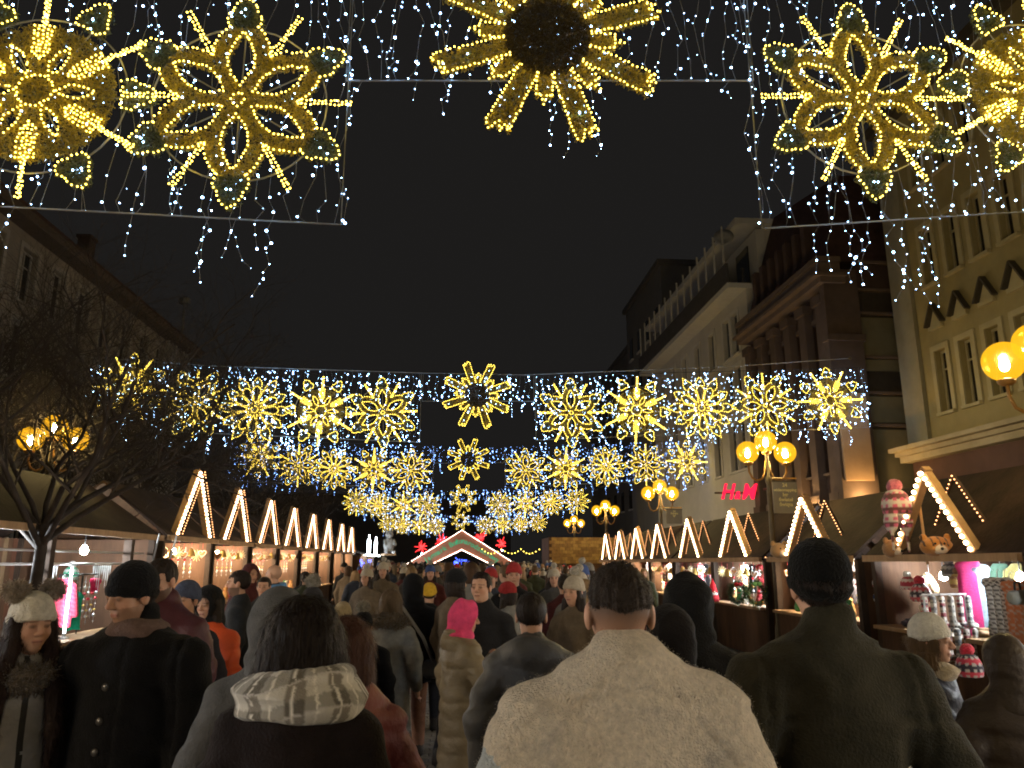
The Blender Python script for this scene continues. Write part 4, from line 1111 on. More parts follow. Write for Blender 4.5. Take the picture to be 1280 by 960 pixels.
# ---------------------------------------------------------------- goods
def garment(name, p, w, h, col, label, rz=0.0, sleeves=True, kind='wool', group='clothes hanging in the knitwear stall', cat='garment', seed=1, stripe=None):
    r = empty(name, p, rz, label, cat, group)
    f = Field(span(-w*.9, w*.9, .018), span(-.09, .09, .015), span(-h-.03, .06, .021))
    f.cap((0, 0, -.06), (0, 0, -h), w*.42, w*.5, .16, .03)
    f.cap((-w*.34, 0, -.05), (w*.34, 0, -.05), .04, None, .7, .04)
    if sleeves:
        for q in (-1, 1): f.cap((q*w*.42, 0, -.07), (q*w*.62, .01, -h*.72), .05, .042, .6, .02)
    f.func(lambda X, Y, Z: -h - Z + .01*np.sin(X*40), 'int', .006)
    f.rough(.010, 34, seed, (1.6, .6, .25)); f.rough(.004, 80, seed+1, (1.2, 1, .4))
    V, Q = f.mesh(); me = np_mesh('cloth', V, Q, True)
    if stripe:
        Cc = np.tile(np.array(col, np.float32), (len(V), 1)); 
        for (c2, k2, ax, th) in stripe: Cc[np.sin(V[:, ax]*k2 + 1.3*np.sin(V[:, 0]*(60 if ax == 2 else 0))) > th] = c2
        set_cols(me, Cc); obj('cloth', me, attr_mat('knit_pattern', .95, bump=.6, bscale=150, sheen=.2, spec=.1), r)
    else: obj('cloth', me, cloth(col, kind), r)
    MB().tube([(0, 0, -.02), (0, 0, .07), (.02, 0, .10), (.03, 0, .075)], .005, 5).build('hanger_hook', metal_m, r)
    return r
def on_stall(px, py, X): return atX(px, py, X)
KG = 'clothes hanging in the knitwear stall'
garment('dress', on_stall(1126, 722, 6.9), .34, .62, (.62, .66, .22), 'lime and white pyjama set hanging in the knitwear stall', math.radians(-32), True, 'wool', KG, 'garment', 3)
garment('shirt', on_stall(1108, 718, 6.9), .26, .7, (.45, .6, .62), 'pale blue shirt hanging beside the lime pyjama set', math.radians(-32), True, 'wool', KG, 'garment', 4)
garment('jumper', on_stall(1142, 722, 7.1), .25, .4, (.60, .50, .06), 'yellow jumper hanging at the back of the knitwear stall', math.radians(-32), False, 'knit', KG, 'garment', 5)
garment('robe', on_stall(1209, 702, 6.2), .30, .95, (.55, .03, .16), 'long magenta dressing gown hanging in the knitwear stall', math.radians(-32), False, 'fleece', KG, 'garment', 6)
garment('jacket', on_stall(1215, 704, 6.35), .22, .6, (.03, .06, .45), 'bright blue jacket behind the magenta dressing gown', math.radians(-32), True, 'nylon', KG, 'garment', 7)
garment('towel', on_stall(1224, 706, 6.3), .2, .85, (.26, .34, .42), 'grey-blue towel hanging beside the blue jacket', math.radians(-32), False, 'wool', KG, 'garment', 8)
for k in range(3): garment('blanket', on_stall(1238 + k*9, 722, 6.1), .17, .75, (.55, .52, .47), 'zebra-striped plush blanket hanging near the bright bulb, ' + ('first', 'second', 'third')[k] + ' after the towel', math.radians(-32), False, 'fleece', KG, 'blanket', 9+k, [((.06, .05, .05), 120, 2, .25)])
for k in range(3): garment('blanket', on_stall(1262 + k*9, 726, 6.05), .17, .8, (.55, .20, .09), 'orange patterned blanket, ' + ('first', 'second', 'third')[k] + ' after the zebra blankets', math.radians(-32), False, 'fleece', KG, 'blanket', 13+k, [((.5, .42, .35), 90, 2, .7)])
rk = empty('glove_rack', on_stall(1180, 743, 5.75), math.radians(12), 'wire rack hung with knitted gloves and socks before the knitwear stall', 'rack')
MB().tube([(-.32, 0, 0), (.32, 0, 0)], .012, 6).build('rail', metal_m, rk); 
for q in (-.3, .3): MB().tube([(q, 0, 0), (q, 0, -1.5)], .012, 6).build('leg', metal_m, rk)
def sock(p, label, pal, rz, seed, L=.34):
    r = empty('knitted_sock', p, rz, label, 'sock', 'socks and gloves on the wire rack')
    f = Field(span(-.07, .17, .010), span(-.05, .05, .010), span(-L-.05, .03, .012))
    f.cap((0, 0, -.02), (0, 0, -L+.05), .042, .038, .55, .02); f.cap((0, 0, -L+.04), (.09, 0, -L+.01), .040, .034, .6, .03); f.rough(.004, 70, seed)
    V, Q = f.mesh(); me = np_mesh('knit', V, Q, True); Cc = np.tile(np.array(pal[0], np.float32), (len(V), 1))
    Cc[np.sin(V[:, 2]*55) > .35] = pal[1]; Cc[(np.sin(V[:, 2]*110) > .5) & (np.sin(V[:, 0]*150) > 0)] = pal[2]
    set_cols(me, Cc); obj('knit', me, attr_mat('knit_pattern', .95, bump=.6, bscale=150, sheen=.2, spec=.1), r)
pals = [((.45, .42, .38), (.05, .03, .04), (.3, .05, .07)), ((.12, .12, .13), (.5, .48, .44), (.4, .38, .35)), ((.5, .47, .42), (.22, .04, .06), (.04, .03, .04)), ((.30, .28, .25), (.5, .47, .42), (.1, .1, .1))]
rp = rk.location
for k in range(12):
    row = k // 6; i = k % 6
    sock(Vector((rp.x - .27 + i*.108, rp.y - .03 - .05*row, rp.z - .03 - .36*row)), 'patterned knitted sock on the wire rack, %s row, %s from the bare-head end' % (('upper', 'lower')[row], ('first', 'second', 'third', 'fourth', 'fifth', 'sixth')[i]), pals[k % 4], math.radians(10*(i % 3)), 30+k)
def bobble_hat(p, label, col, pom, rz=0, flaps=False, sc=1.0, group='hats for sale', pal=None, seed=5):
    r = empty('knitted_hat', p, rz, label, 'hat', group); r.scale = (sc,)*3
    f = Field(span(-.15, .15, .011), span(-.15, .15, .011), span(-.30 if flaps else -.05, .27, .012))
    f.ell((0, 0, .06), (.105, .105, .135)); f.func(lambda X, Y, Z: -Z, 'int', .01)
    if flaps:
        for q in (-1, 1): f.ell((q*.095, 0, -.05), (.02, .06, .09), None, .02); f.cap((q*.095, 0, -.12), (q*.10, 0, -.27), .013, .010, 1, .01)
    f.rough(.004, 60, seed); V, Q = f.mesh(); me = np_mesh('knit', V, Q, True); Cc = np.tile(np.array(col, np.float32), (len(V), 1))
    if pal:
        Cc[np.sin(V[:, 2]*60) > .2] = pal[0]; Cc[(np.sin(V[:, 2]*130) > .3) & (np.sin(np.arctan2(V[:, 1], V[:, 0])*11) > 0)] = pal[1]
    set_cols(me, Cc); obj('knit', me, MATS['knit_pattern'], r)
    f = Field(span(-.09, .09, .012), span(-.09, .09, .012), span(.12, .30, .012)); f.ell((0, 0, .21), (.055,)*3); f.rough(.010, 90, seed+1); V, Q = f.mesh(); obj('pompom', np_mesh('pompom', V, Q, True), cloth(pom, 'fur'), r)
bobble_hat(on_stall(1152, 752, 6.1), 'dark hat with red pompom and white pattern hanging in the knitwear stall', (.05, .04, .045), (.5, .03, .05), 0, False, 1.25, 'hats for sale', [(.45, .08, .09), (.55, .5, .48)])
ft = bobble_hat(on_stall(1122, 643, 5.8), 'earflap hat with pink and brown pattern hung high on a pole beside the gable', (.5, .44, .38), (.45, .12, .17), .5, True, 1.75, 'hats for sale', [(.12, .05, .05), (.5, .10, .18)])
pole = empty('display_pole', (on_stall(1172, 690, 6.12)), label='bare wooden pole leaning out from the knitwear stall roof', cat='pole')
MB().tube([(-.15, .0, -.15), (.05, .35, .75)], .018, 6).build('pole_shaft', wood_l, pole); MB().ball((.05, .35, .76), .028).build('pole_tip', wood_l, pole)
bobble_hat(on_stall(1213, 846, 4.3), 'red bobbled hat lying low beside the sock rack', (.04, .035, .05), (.55, .02, .05), .4, False, 1.0, 'hats for sale', [(.5, .05, .08), (.45, .42, .4)])
bk = empty('straw_hat', on_stall(1163, 735, 6.4), label='round brown woven hat hanging behind the sock rack', cat='hat'); 
m_ = MB(); m_.lathe([(.0, .05), (.09, .05), (.105, 0), (.2, -.01), (.205, .0), (.11, .015), (.10, .06), (0, .065)], 22); o = m_.build('woven_brim', mat('straw', (.24, .16, .08), .9, .3, 40, bump=.8, bscale=80), bk, True); o.rotation_euler = (math.radians(80), 0, .5)
MB().tube([(0, 0, .15), (0, 0, .34)], .004, 4).build('hanging_cord', cable_m, bk)
def plush(px, py, X, label, col, seed, wide=1.0, tiger=False, rz=0.0, sc=1.0):
    r = empty('plush_head', on_stall(px, py, X), rz, label, 'plush toy', 'plush heads on the stall beam'); r.scale = (sc,)*3
    f = Field(span(-.26, .26, .013), span(-.2, .22, .013), span(-.05, .36, .013))
    f.ell((0, 0, .12), (.15*wide, .13, .13)); f.ell((0, -.12, .075), (.07*wide, .05, .05), None, .03)
    for q in (-1, 1): f.ell((q*.11*wide, .01, .235), (.045, .03, .05), None, .015)
    f.func(lambda X_, Y, Z: -Z, 'int', .01); f.rough(.005, 80, seed); f.rough(.003, 170, seed+1); V, Q = f.mesh(); me = np_mesh('plush_fur', V, Q, True)
    Cc = np.tile(np.array(col, np.float32), (len(V), 1)); Cc[np.linalg.norm(V - [0, -.14, .065], axis=1) < .075] = (.6, .52, .42)
    if tiger: Cc[(np.sin(V[:, 0]*70 + 6*V[:, 2]) > .72) & (V[:, 2] > .12)] = (.06, .03, .02)
    set_cols(me, Cc); obj('plush_fur', me, attr_mat('plush', .95, bump=1.2, bscale=120, sheen=.3, spec=.1), r)
    m_ = MB(); m_.ball((0, -.175, .09), .02); m_.ball((-.055, -.118, .155), .016); m_.ball((.055, -.118, .155), .016); m_.build('eyes_and_nose', cable_m, r, True)
plush(1116, 697, 5.90, 'brown plush bear head sitting on the knitwear stall beam', (.30, .16, .07), 3, .8, False, .3, 0.95)
plush(1172, 695, 5.90, 'wide orange plush tiger head on the knitwear stall beam', (.42, .18, .045), 4, 1.35, True, -.2, 0.95)
plush(975, 698, 5.9, 'tan plush animal head at the corner of the second stall', (.34, .22, .11), 7, 1.0, False, .2, 1.1)
cs = empty('speaker_box', on_stall(1275, 758, 5.9), .4, 'grey plastic case hanging in front of the orange blankets', 'case'); f = Field(span(-.17, .17, .012), span(-.08, .08, .012), span(-.02, .2, .012)); f.cap((-.1, 0, .09), (.1, 0, .09), .075, None, .7, .01); V, Q = f.mesh()
obj('case_shell', np_mesh('case_shell', V, Q, True), mat('grey_plastic', (.22, .22, .19), .5), cs); MB().tube([(-.05, 0, .16), (-.04, 0, .24), (.04, 0, .24), (.05, 0, .16)], .012, 6).build('carry_handle', cable_m, cs)
# wreaths, gnome and small goods on the next stalls
leaf = mat('spruce_needles', (.030, .075, .028), .7, .4, 20)
def wreath(p, R, label, seed, bow=(.5, .02, .03)):
    r = empty('spruce_wreath', p, 0.25, label, 'wreath', 'wreaths on the stall front'); rr = np.random.default_rng(seed); n = 900
    a = rr.uniform(0, 6.283, n); t = rr.normal(size=(n, 3))*.028; c_ = np.stack([R*np.cos(a), np.zeros(n), R*np.sin(a)], -1) + t
    d = rr.normal(size=(n, 3)); d += np.stack([np.cos(a), np.full(n, -.4), np.sin(a)], -1)*1.2; d /= np.linalg.norm(d, axis=1)[:, None]; s_ = np.cross(d, rr.normal(size=(n, 3))); s_ /= np.linalg.norm(s_, axis=1)[:, None]
    V = np.stack([c_ - s_*.007, c_ + s_*.007, c_ + d*.07], 1).reshape(-1, 3); obj('needles', np_mesh('needles', V, np.arange(3*n).reshape(-1, 3)), leaf, r, kind='stuff')
    ring = [(R*math.cos(q), 0, R*math.sin(q)) for q in np.linspace(0, 6.283, 25)]; MB().tube(ring, .022, 7).build('ring', wood_d, r)
    m_ = MB(); m_.ball((-.05, -.06, R), .05, 10, 6, (1.2, .5, .8)); m_.ball((.05, -.06, R), .05, 10, 6, (1.2, .5, .8)); m_.ball((0, -.08, R), .025); m_.build('bow', cloth(bow, 'wool'), r, True)
    [obj('bauble', bulb_mesh('bauble', [(R*math.cos(q), -.05, R*math.sin(q))], .018, 2), mat('gold_bauble', (.6, .42, .08), .25, metal=.7), r) for q in (2.2, 3.6, 4.4, 5.3, .2)]
wreath(on_stall(922, 741, 5.7), .17, 'spruce wreath with a big red bow at the wreath stall', 2); wreath(on_stall(945, 742, 5.7), .18, 'dense dark green spruce wreath beside the bowed one', 3, (.05, .12, .04))
gn = empty('gnome_doll', on_stall(892, 752, 5.75), 0, 'small red felt gnome doll with pointed hat beside the wreaths', 'doll')
MB().lathe([(.0, 0), (.12, .0), (.13, .08), (.09, .2), (.0, .22)], 14).build('doll_body', cloth((.42, .03, .04), 'wool'), gn, True); MB().lathe([(.105, .2), (.09, .24), (.05, .38), (.012, .5), (0, .5)], 14).build('pointed_hat', cloth((.5, .02, .03), 'wool'), gn, True)
m_ = MB(); m_.ball((0, -.085, .2), .03); m_.build('nose', mat('doll_nose', (.5, .28, .2), .7), gn, True); m_ = MB(); m_.lathe([(.0, .02), (.05, .08), (.085, .18), (.05, .2)], 12, (0, -.07, 0), .5); m_.build('beard', cloth((.6, .58, .55), 'fur'), gn, True)
# repeated small goods: ornament strings, bags and jars
def ornament_proto():
    r = empty('ornament_string', (0, 0, 0), label='x', cat='ornament', group='ornament strings'); k = []
    k.append(MB().tube([(0, 0, 0), (0, 0, -.62)], .003, 4).build('thread', metal_m, r))
    for i in range(7):
        m_ = MB(); m_.ball((0, 0, -.08 - i*.085), .014 + .012*((i*7) % 3)/2, 8, 6, (1, 1, 1.2 if i % 2 else .8)); k.append(m_.build('bead', [mat('silver_bead', (.75, .75, .75), .25, metal=.6), mat('red_bead', (.5, .03, .05), .3), mat('gold_bead', (.6, .42, .1), .3, metal=.6)][2 if i == 4 else (1 if i == 2 else 0)], r, True))
    return r, k
op, ok_ = ornament_proto(); first = True
pos = [(-5.55, 11.0 + .13*i, 1.55 + .04*math.sin(i*3)) for i in range(15)]
for i, p in enumerate(pos):
    o = op if i == 0 else copy_tree(op, ok_, p)[0]
    o.location = p; o['label'] = 'string of shiny beads hanging in the wide open hut'; o['group'] = 'bead strings in the wide hut'
for k, yc in enumerate(LEFT[:5] + RIGHT[1:5]):
    left = k < 5
    for i in range(6):
        p = (-5.45 if left else 6.25, yc - 1.0 + i*.38, (2.1 if left else 1.72))
        o = copy_tree(op, ok_, p)[0]; o['label'] = 'string of shiny beads in the ' + ('hut, ' + ll[k] if left else rl[k-4]); o['group'] = 'bead strings of one hut, %s' % (ll[k] if left else rl[k-4])
def bag_proto(nm, col, cat):
    r = empty(nm, (0, 0, 0), label='x', cat=cat, group='goods'); k = []
    f = Field(span(-.12, .12, .012), span(-.1, .1, .012), span(-.02, .3, .012)); f.cap((0, 0, .07), (0, 0, .16), .085, .06, .8, .02); f.cap((0, 0, .2), (0, 0, .25), .03, .05, .8, .02); f.func(lambda X, Y, Z: -Z, 'int', .01); f.rough(.006, 50, 3)
    V, Q = f.mesh(); k.append(obj('sack', np_mesh('sack', V, Q, True), cloth(col, 'wool'), r)); m_ = MB(); m_.lathe([(.037, .185), (.045, .2), (.037, .215)], 12, (0, 0, 0), .85); k.append(m_.build('tie_band', cloth((.5, .05, .05), 'wool'), r)); return r, k
cols_ = [((.45, .05, .06), 'red'), ((.5, .44, .34), 'cream'), ((.06, .22, .10), 'green'), ((.42, .22, .08), 'tan')]
protos = [bag_proto('gift_sack', c, 'gift bag') for c, _ in cols_]; used = set()
for k, yc in enumerate(LEFT[:5] + RIGHT[:6]):
    left = k < 5
    for i in range(5):
        j = (k + i) % 4; p = (-5.2 + RND.uniform(-.3, 0) if left else 6.05 + RND.uniform(0, .3), yc - 1.05 + i*.5 + RND.uniform(-.06, .06), .951)
        if j in used: o = copy_tree(protos[j][0], protos[j][1], p)[0]
        else: o = protos[j][0]; o.location = p; used.add(j)
        o['label'] = '%s gift sack, %s' % (cols_[j][1], ('hut, ' + ll[k]) if left else rl[k-5]); o['group'] = 'gift sacks on the hut counters'
hang = [((.5, .06, .07), 'red'), ((.5, .46, .4), 'cream'), ((.06, .06, .08), 'black'), ((.16, .2, .3), 'blue'), ((.3, .2, .12), 'brown')]
for k, yc in enumerate(RIGHT[1:6]):
    for i in range(5):
        c, nm = hang[(i*2+k) % 5]
        garment('scarf', (6.5, yc - .95 + i*.46, 1.76), .15, .62, c, '%s scarf hanging in the %s' % (nm, rl[k+1]), math.radians(-25), False, 'knit', 'scarves in the huts', 'scarf', 60+k*5+i)
for k, yc in enumerate(LEFT[:4]):
    for i in range(4):
        c, nm = hang[(i*3+k) % 5]
        garment('scarf', (-6.0, yc - .9 + i*.55, 2.1), .2, .75, c, '%s shawl hanging in the wooden hut, %s' % (nm, ll[k]), math.radians(20), False, 'knit', 'shawls in the huts', 'shawl', 90+k*5+i)
garment('jumper', atX(78, 727, -5.45), .34, .62, (.42, .03, .07), 'red ribbed jumper hanging in the wide open hut', math.radians(20), True, 'knit', 'jumpers in the wide hut', 'garment', 71, [((.55, .08, .12), 190, 2, .2)])
garment('jumper', atX(93, 742, -5.4), .26, .5, (.02, .40, .24), 'bright green jumper hanging in front of the red ribbed one', math.radians(20), False, 'knit', 'jumpers in the wide hut', 'garment', 72)
garment('pennant', atX(120, 722, -5.5), .14, .22, (.5, .02, .07), 'small red cloth pennant above the bead strings', math.radians(20), False, 'wool', 'jumpers in the wide hut', 'pennant', 73)
bobble_hat(atX(88, 725, -5.5), 'green and white hat above the red ribbed jumper', (.04, .3, .16), (.5, .5, .48), 0, False, 1.0, 'hats for sale', [(.5, .5, .48), (.04, .3, .16)])
fr = empty('display_stand', (-5.4, 11.9, .781), 0, 'black metal display frame standing on the wide hut counter', 'display stand')
for a, b in (((-.12, -.35, 0), (-.12, -.35, .85)), ((-.12, .35, 0), (-.12, .35, .85)), ((.1, -.3, .85), (.1, .3, .85)), ((-.12, -.35, .85), (-.12, .35, .85)), ((-.12, -.35, .85), (.1, -.3, .85)), ((-.12, .35, .85), (.1, .3, .85))): MB().tube([a, b], .012, 5).build('frame_bar', cable_m, fr)

# shelves full of small wares at the back of the lit huts
def ware_proto(nm, label, cat):
    r = empty(nm, (0, 0, 0), label='x', cat=cat, group='wares'); k = []
    if nm == 'gift_box':
        k.append(MB().box(-.09, .09, -.09, .09, 0, .14).build('box_body', mat('gift_red', (.42, .03, .04), .5), r)); k.append(MB().box(-.095, .095, -.02, .02, -.0, .145).build('ribbon', mat('gift_gold', (.6, .45, .12), .35), r)); k.append(MB().box(-.1, .1, -.1, .1, .1401, .165).build('lid', mat('gift_red_lid', (.50, .05, .05), .5), r))
    elif nm == 'honey_jar':
        k.append(MB().lathe([(0, 0), (.06, 0), (.065, .02), (.065, .12), (.05, .14), (0, .14)], 14).build('glass_jar', mat('honey', (.5, .26, .04), .15, spec=.6), r, True)); k.append(MB().lathe([(.0, .141), (.055, .141), (.055, .17), (0, .17)], 14).build('lid', mat('jar_lid', (.6, .55, .4), .4), r))
    elif nm == 'angel_figure':
        k.append(MB().lathe([(0, 0), (.08, 0), (.05, .12), (.025, .18), (0, .185)], 12).build('robe', mat('angel_white', (.7, .68, .62), .6), r, True)); k.append(MB().ball((0, 0, .215), .035).build('head', mat('angel_skin', (.55, .38, .28), .6), r, True)); m_ = MB(); m_.ball((-.05, .03, .14), .05, 8, 6, (1, .2, 1.2)); m_.ball((.05, .03, .14), .05, 8, 6, (1, .2, 1.2)); k.append(m_.build('wings', mat('wing_gold', (.55, .42, .15), .4), r, True))
    elif nm == 'felt_tree':
        k.append(MB().lathe([(.11, .04), (.07, .12), (.085, .12), (.05, .2), (.06, .2), (0, .3)], 12).build('tiers', mat('felt_green', (.05, .2, .08), .9), r)); k.append(MB().lathe([(.02, 0), (.02, .045)], 8).build('stem', wood, r))
    else:
        k.append(MB().lathe([(0, 0), (.07, 0), (.08, .03), (.05, .09), (.055, .16), (.02, .2), (0, .2)], 14).build('base', mat('lantern_blue', (.12, .3, .42), .4), r, True)); k.append(MB().ball((0, 0, .22), .03).build('knob', mat('lantern_gold', (.6, .45, .15), .3), r, True))
    return r, k
wares = [(n, c, ware_proto(n, '', c)) for n, c in (('gift_box', 'gift box'), ('honey_jar', 'jar'), ('angel_figure', 'figurine'), ('felt_tree', 'ornament'), ('painted_lantern', 'lantern'))]
wname = {'gift_box': 'red ribboned gift box', 'honey_jar': 'amber honey jar', 'angel_figure': 'white winged figurine', 'felt_tree': 'green felt tree', 'painted_lantern': 'blue painted lantern'}
usedw = set()
for k, (yc, left) in enumerate([(11.35, True)] + [(y, True) for y in LEFT[:6]] + [(y, False) for y in RIGHT[1:6]]):
    hut = ('wide open hut' if k == 0 else ('hut ' + ll[k-1] if left else rl[k-6].replace('stall under a lit gable', 'stall', 1)))
    X = -5.2 if left else 6.0; s = -1 if left else 1; D = 2.3 if k == 0 else 2.1
    sh_ = empty('wall_shelf', (X + s*(D-.18), yc, 0), label='plank shelf on the back wall of the ' + hut, cat='shelf', group='shelves in the huts')
    hw = 1.1
    for z in (1.25, 1.6): MB().box(-.12, .12, -hw, hw, z-.03, z).build('shelf_board', wood_l, sh_)
    for q in (-1, 1): MB().box(-.1, .1, q*hw-.015, q*hw+.015, 1.0, 1.9).build('bracket', wood_d, sh_)
    n = 9 if k < 5 or not left else 6
    for i in range(n*2):
        nm, ct, (r0, kk) = wares[(i*3 + k + (i//n)) % 5]; z = (1.25, 1.6)[i//n] + .001; y = yc - hw + .13 + (i % n)*(2*hw-.26)/(n-1)
        p = (X + s*(D-.18), y, z)
        if nm in usedw: o = copy_tree(r0, kk, p)[0]
        else: o = r0; o.location = p; usedw.add(nm)
        o['label'] = wname[nm] + ', shelf of the ' + hut; o['group'] = 'wares on the hut shelves'

# cold tube lamp standing among the bead strings of the wide hut
tl = empty('tube_lamp', (-5.32, 11.45, .781), 0, 'bright cold tube lamp standing among the bead strings of the wide hut', 'lamp')
MB().lathe([(0, .08), (.013, .08), (.013, .95), (0, .95)], 10).build('tube', emis('cold_tube', (.85, .95, 1.0), 40.0), tl)
MB().lathe([(0, 0), (.07, 0), (.07, .02), (.024, .03), (.024, .079), (0, .079)], 12).build('foot', metal_m, tl)
for k, (yy, lab) in enumerate(((10.75, 'glass icicle ornament cluster before the jumpers of the wide hut'), (12.4, 'glass icicle ornament cluster beyond the tube lamp of the wide hut'))):
    ic = empty('icicle_cluster', (-5.3, yy, 1.77), 0, lab, 'ornament')
    m_ = MB()
    MB().tube([(0, -.3, 0), (0, .3, 0)], .01, 5).build('rod', metal_m, ic)
    for i in range(9): MB().lathe([(.0, -.16 - .1*((i*5) % 4)), (.012, -.05), (.014, -.02), (0, -.01)], 7, (.02*((i*3) % 3 - 1), -.28 + i*.07, 0)).build('icicle', mat('frosted_glass', (.75, .8, .82), .2, spec=.7), ic, True)

# more folded and hanging wares filling the knitwear stall
extra = [((.50, .46, .40), 'cream', 'cardigan'), ((.30, .05, .07), 'wine red', 'pullover'), ((.10, .13, .20), 'slate blue', 'pullover'), ((.42, .36, .28), 'oat', 'cardigan'), ((.06, .06, .07), 'black', 'pullover'), ((.35, .30, .12), 'mustard', 'cardigan'), ((.12, .22, .16), 'pine green', 'pullover')]
for i, (c, nm, kd) in enumerate(extra):
    garment(kd, (7.6, 8.35 + i*.36, 1.74), .32, .66, c, '%s knitted %s hanging on the back wall of the knitwear stall' % (nm, kd), math.radians(-32), True, 'knit', KG, 'garment', 140 + i)
for i in range(7):
    c, nm = hang[(i*2) % 5]
    mit = empty('folded_jumper', (6.18, 8.2 + i*.37, .951), RND.uniform(-.2, .2), '%s folded jumper on the counter of the knitwear stall%s' % (nm, ' near the lamp post' if i < 5 else ', far end'), 'garment', 'folded jumpers')
    f = Field(span(-.17, .17, .016), span(-.15, .15, .016), span(-.01, .12, .012)); f.cap((-.09, 0, .045), (.09, 0, .045), .042, None, 2.4, .02); f.rough(.006, 40, i+3); V, Q = f.mesh(); obj('folded_body', np_mesh('folded_body', V, Q, True), cloth(c, 'knit'), mit)
    f = Field(span(-.15, .15, .016), span(-.06, .06, .016), span(.06, .13, .012)); f.cap((-.08, 0, .093), (.08, 0, .093), .018, None, 1.8, .01); V, Q = f.mesh(); obj('rolled_sleeve', np_mesh('rolled_sleeve', V, Q, True), cloth(c, 'knit'), mit)
for i, (px, py) in enumerate(((1100, 735), (1093, 752), (1136, 737), (1188, 722), (1199, 735))):
    c, pm, nm = [((.5, .46, .4), (.4, .05, .07), 'cream and red'), ((.06, .09, .2), (.5, .5, .48), 'blue and white'), ((.3, .04, .06), (.5, .46, .4), 'red and cream'), ((.1, .1, .1), (.4, .4, .38), 'black and grey'), ((.42, .3, .1), (.2, .1, .05), 'mustard and brown')][i]
    bobble_hat(on_stall(px, py, 6.25), nm + ' bobble hat hanging in the knitwear stall', c, pm, .3*i, False, .95, 'hats for sale', [pm, c], 80+i)

# hearts, stars and bells hung along the front beams, above the heads
def hang_proto(nm):
    r = empty(nm, (0, 0, 0), label='x', cat='ornament', group='hung ornaments'); k = []
    k.append(MB().tube([(0, 0, 0), (0, 0, -.12)], .003, 4).build('ribbon', mat('red_ribbon', (.45, .03, .04), .6), r))
    if nm == 'gingerbread_heart':
        pl = [(.09*math.sin(t)**3*1.1, -.22 + .0062*(13*math.cos(t) - 5*math.cos(2*t) - 2*math.cos(3*t) - math.cos(4*t))) for t in np.linspace(0, 6.283, 21)[:-1]]
        b = MB().prism(pl, -.012, .012, lambda u, v, d: (u, d, v)); k.append(b.build('biscuit', mat('gingerbread', (.26, .11, .04), .8, .25, 20), r))
        k.append(MB().tube([(u*.82, -.014, -.215 + (v + .215)*.82) for u, v in pl + pl[:1]], .006, 5).build('icing', mat('white_icing', (.75, .72, .68), .6), r))
    elif nm == 'straw_star':
        for i in range(6): a = i*math.pi/6; k.append(MB().tube([(-.12*math.cos(a), 0, -.22 - .12*math.sin(a)), (.12*math.cos(a), 0, -.22 + .12*math.sin(a))], .006, 5).build('straw', mat('pale_straw', (.55, .42, .2), .7), r))
    else:
        k.append(MB().lathe([(.085, -.28), (.08, -.26), (.06, -.22), (.05, -.16), (.02, -.125), (0, -.12)], 14).build('bell_body', mat('brass_bell', (.6, .4, .12), .3, metal=.7), r, True)); k.append(MB().ball((0, 0, -.285), .022).build('clapper', mat('brass_dark', (.3, .2, .06), .4), r, True))
    return r, k
hp = [(n, hang_proto(n)) for n in ('gingerbread_heart', 'straw_star', 'brass_bell')]; usedh = set(); hn = {'gingerbread_heart': 'iced gingerbread heart', 'straw_star': 'straw star', 'brass_bell': 'brass bell'}
for k, (yc, left) in enumerate([(y, True) for y in LEFT[:6]] + [(y, False) for y in RIGHT[1:5]]):
    hut = 'hut ' + ll[k] if left else rl[k-5].replace('stall under a lit gable', 'stall', 1)
    for i in range(7):
        nm, (r0, kk) = hp[(i*2 + k) % 3]; p = (-5.3 if left else 6.08, yc - 1.15 + i*.38 + RND.uniform(-.05, .05), (2.2 if left else 1.82) - .04*(i % 2))
        if nm in usedh: o = copy_tree(r0, kk, p, RND.uniform(-.5, .5))[0]
        else: o = r0; o.location = p; usedh.add(nm)
        o['label'] = '%s hung on the front beam, %s' % (hn[nm], hut); o['group'] = 'ornaments hung on the hut beams'
# ---------------------------------------------------------------- light curtains with snowflakes and suns over the street
def in_poly(P2, poly):
    x, y = P2[:, 0], P2[:, 1]; res = np.zeros(len(P2), bool); n = len(poly); j = n-1
    for i in range(n):
        xi, yi = poly[i]; xj, yj = poly[j]
        c = ((yi > y) != (yj > y)) & (x < (xj-xi)*(y-yi)/(yj-yi+1e-12) + xi); res ^= c; j = i
    return res
def walk(poly, step, closed=True):
    P_ = np.array(poly + ([poly[0]] if closed else []), float); out = []
    seg = np.linalg.norm(np.diff(P_, axis=0), axis=1); L = seg.sum(); n = max(2, int(round(L/step)))
    cum = np.concatenate([[0], np.cumsum(seg)])
    for s_ in np.linspace(0, L, n, endpoint=not closed):
        i = min(len(seg)-1, int(np.searchsorted(cum, s_, 'right'))-1); t = (s_-cum[i])/max(seg[i], 1e-9); out.append(P_[i]*(1-t) + P_[i+1]*t)
    return np.array(out)
def rot2(poly, a): c, s_ = math.cos(a), math.sin(a); return [(x*c - y*s_, x*s_ + y*c) for x, y in poly]
def almond(r0, r1, w, n=7):
    t = np.linspace(0, 1, n); a = [(r0 + (r1-r0)*q, w*math.sin(math.pi*q**.9)) for q in t]; return a + [(x, -y) for x, y in a[1:-1][::-1]]
_H = [(.70, .12), (.75, .145), (.80, .148), (.835, .12), (.86, .10), (.90, .098), (.94, .075), (.975, .045), (1.0, 0)]
HEART = _H + [(x, -y) for x, y in _H[:-1][::-1]]
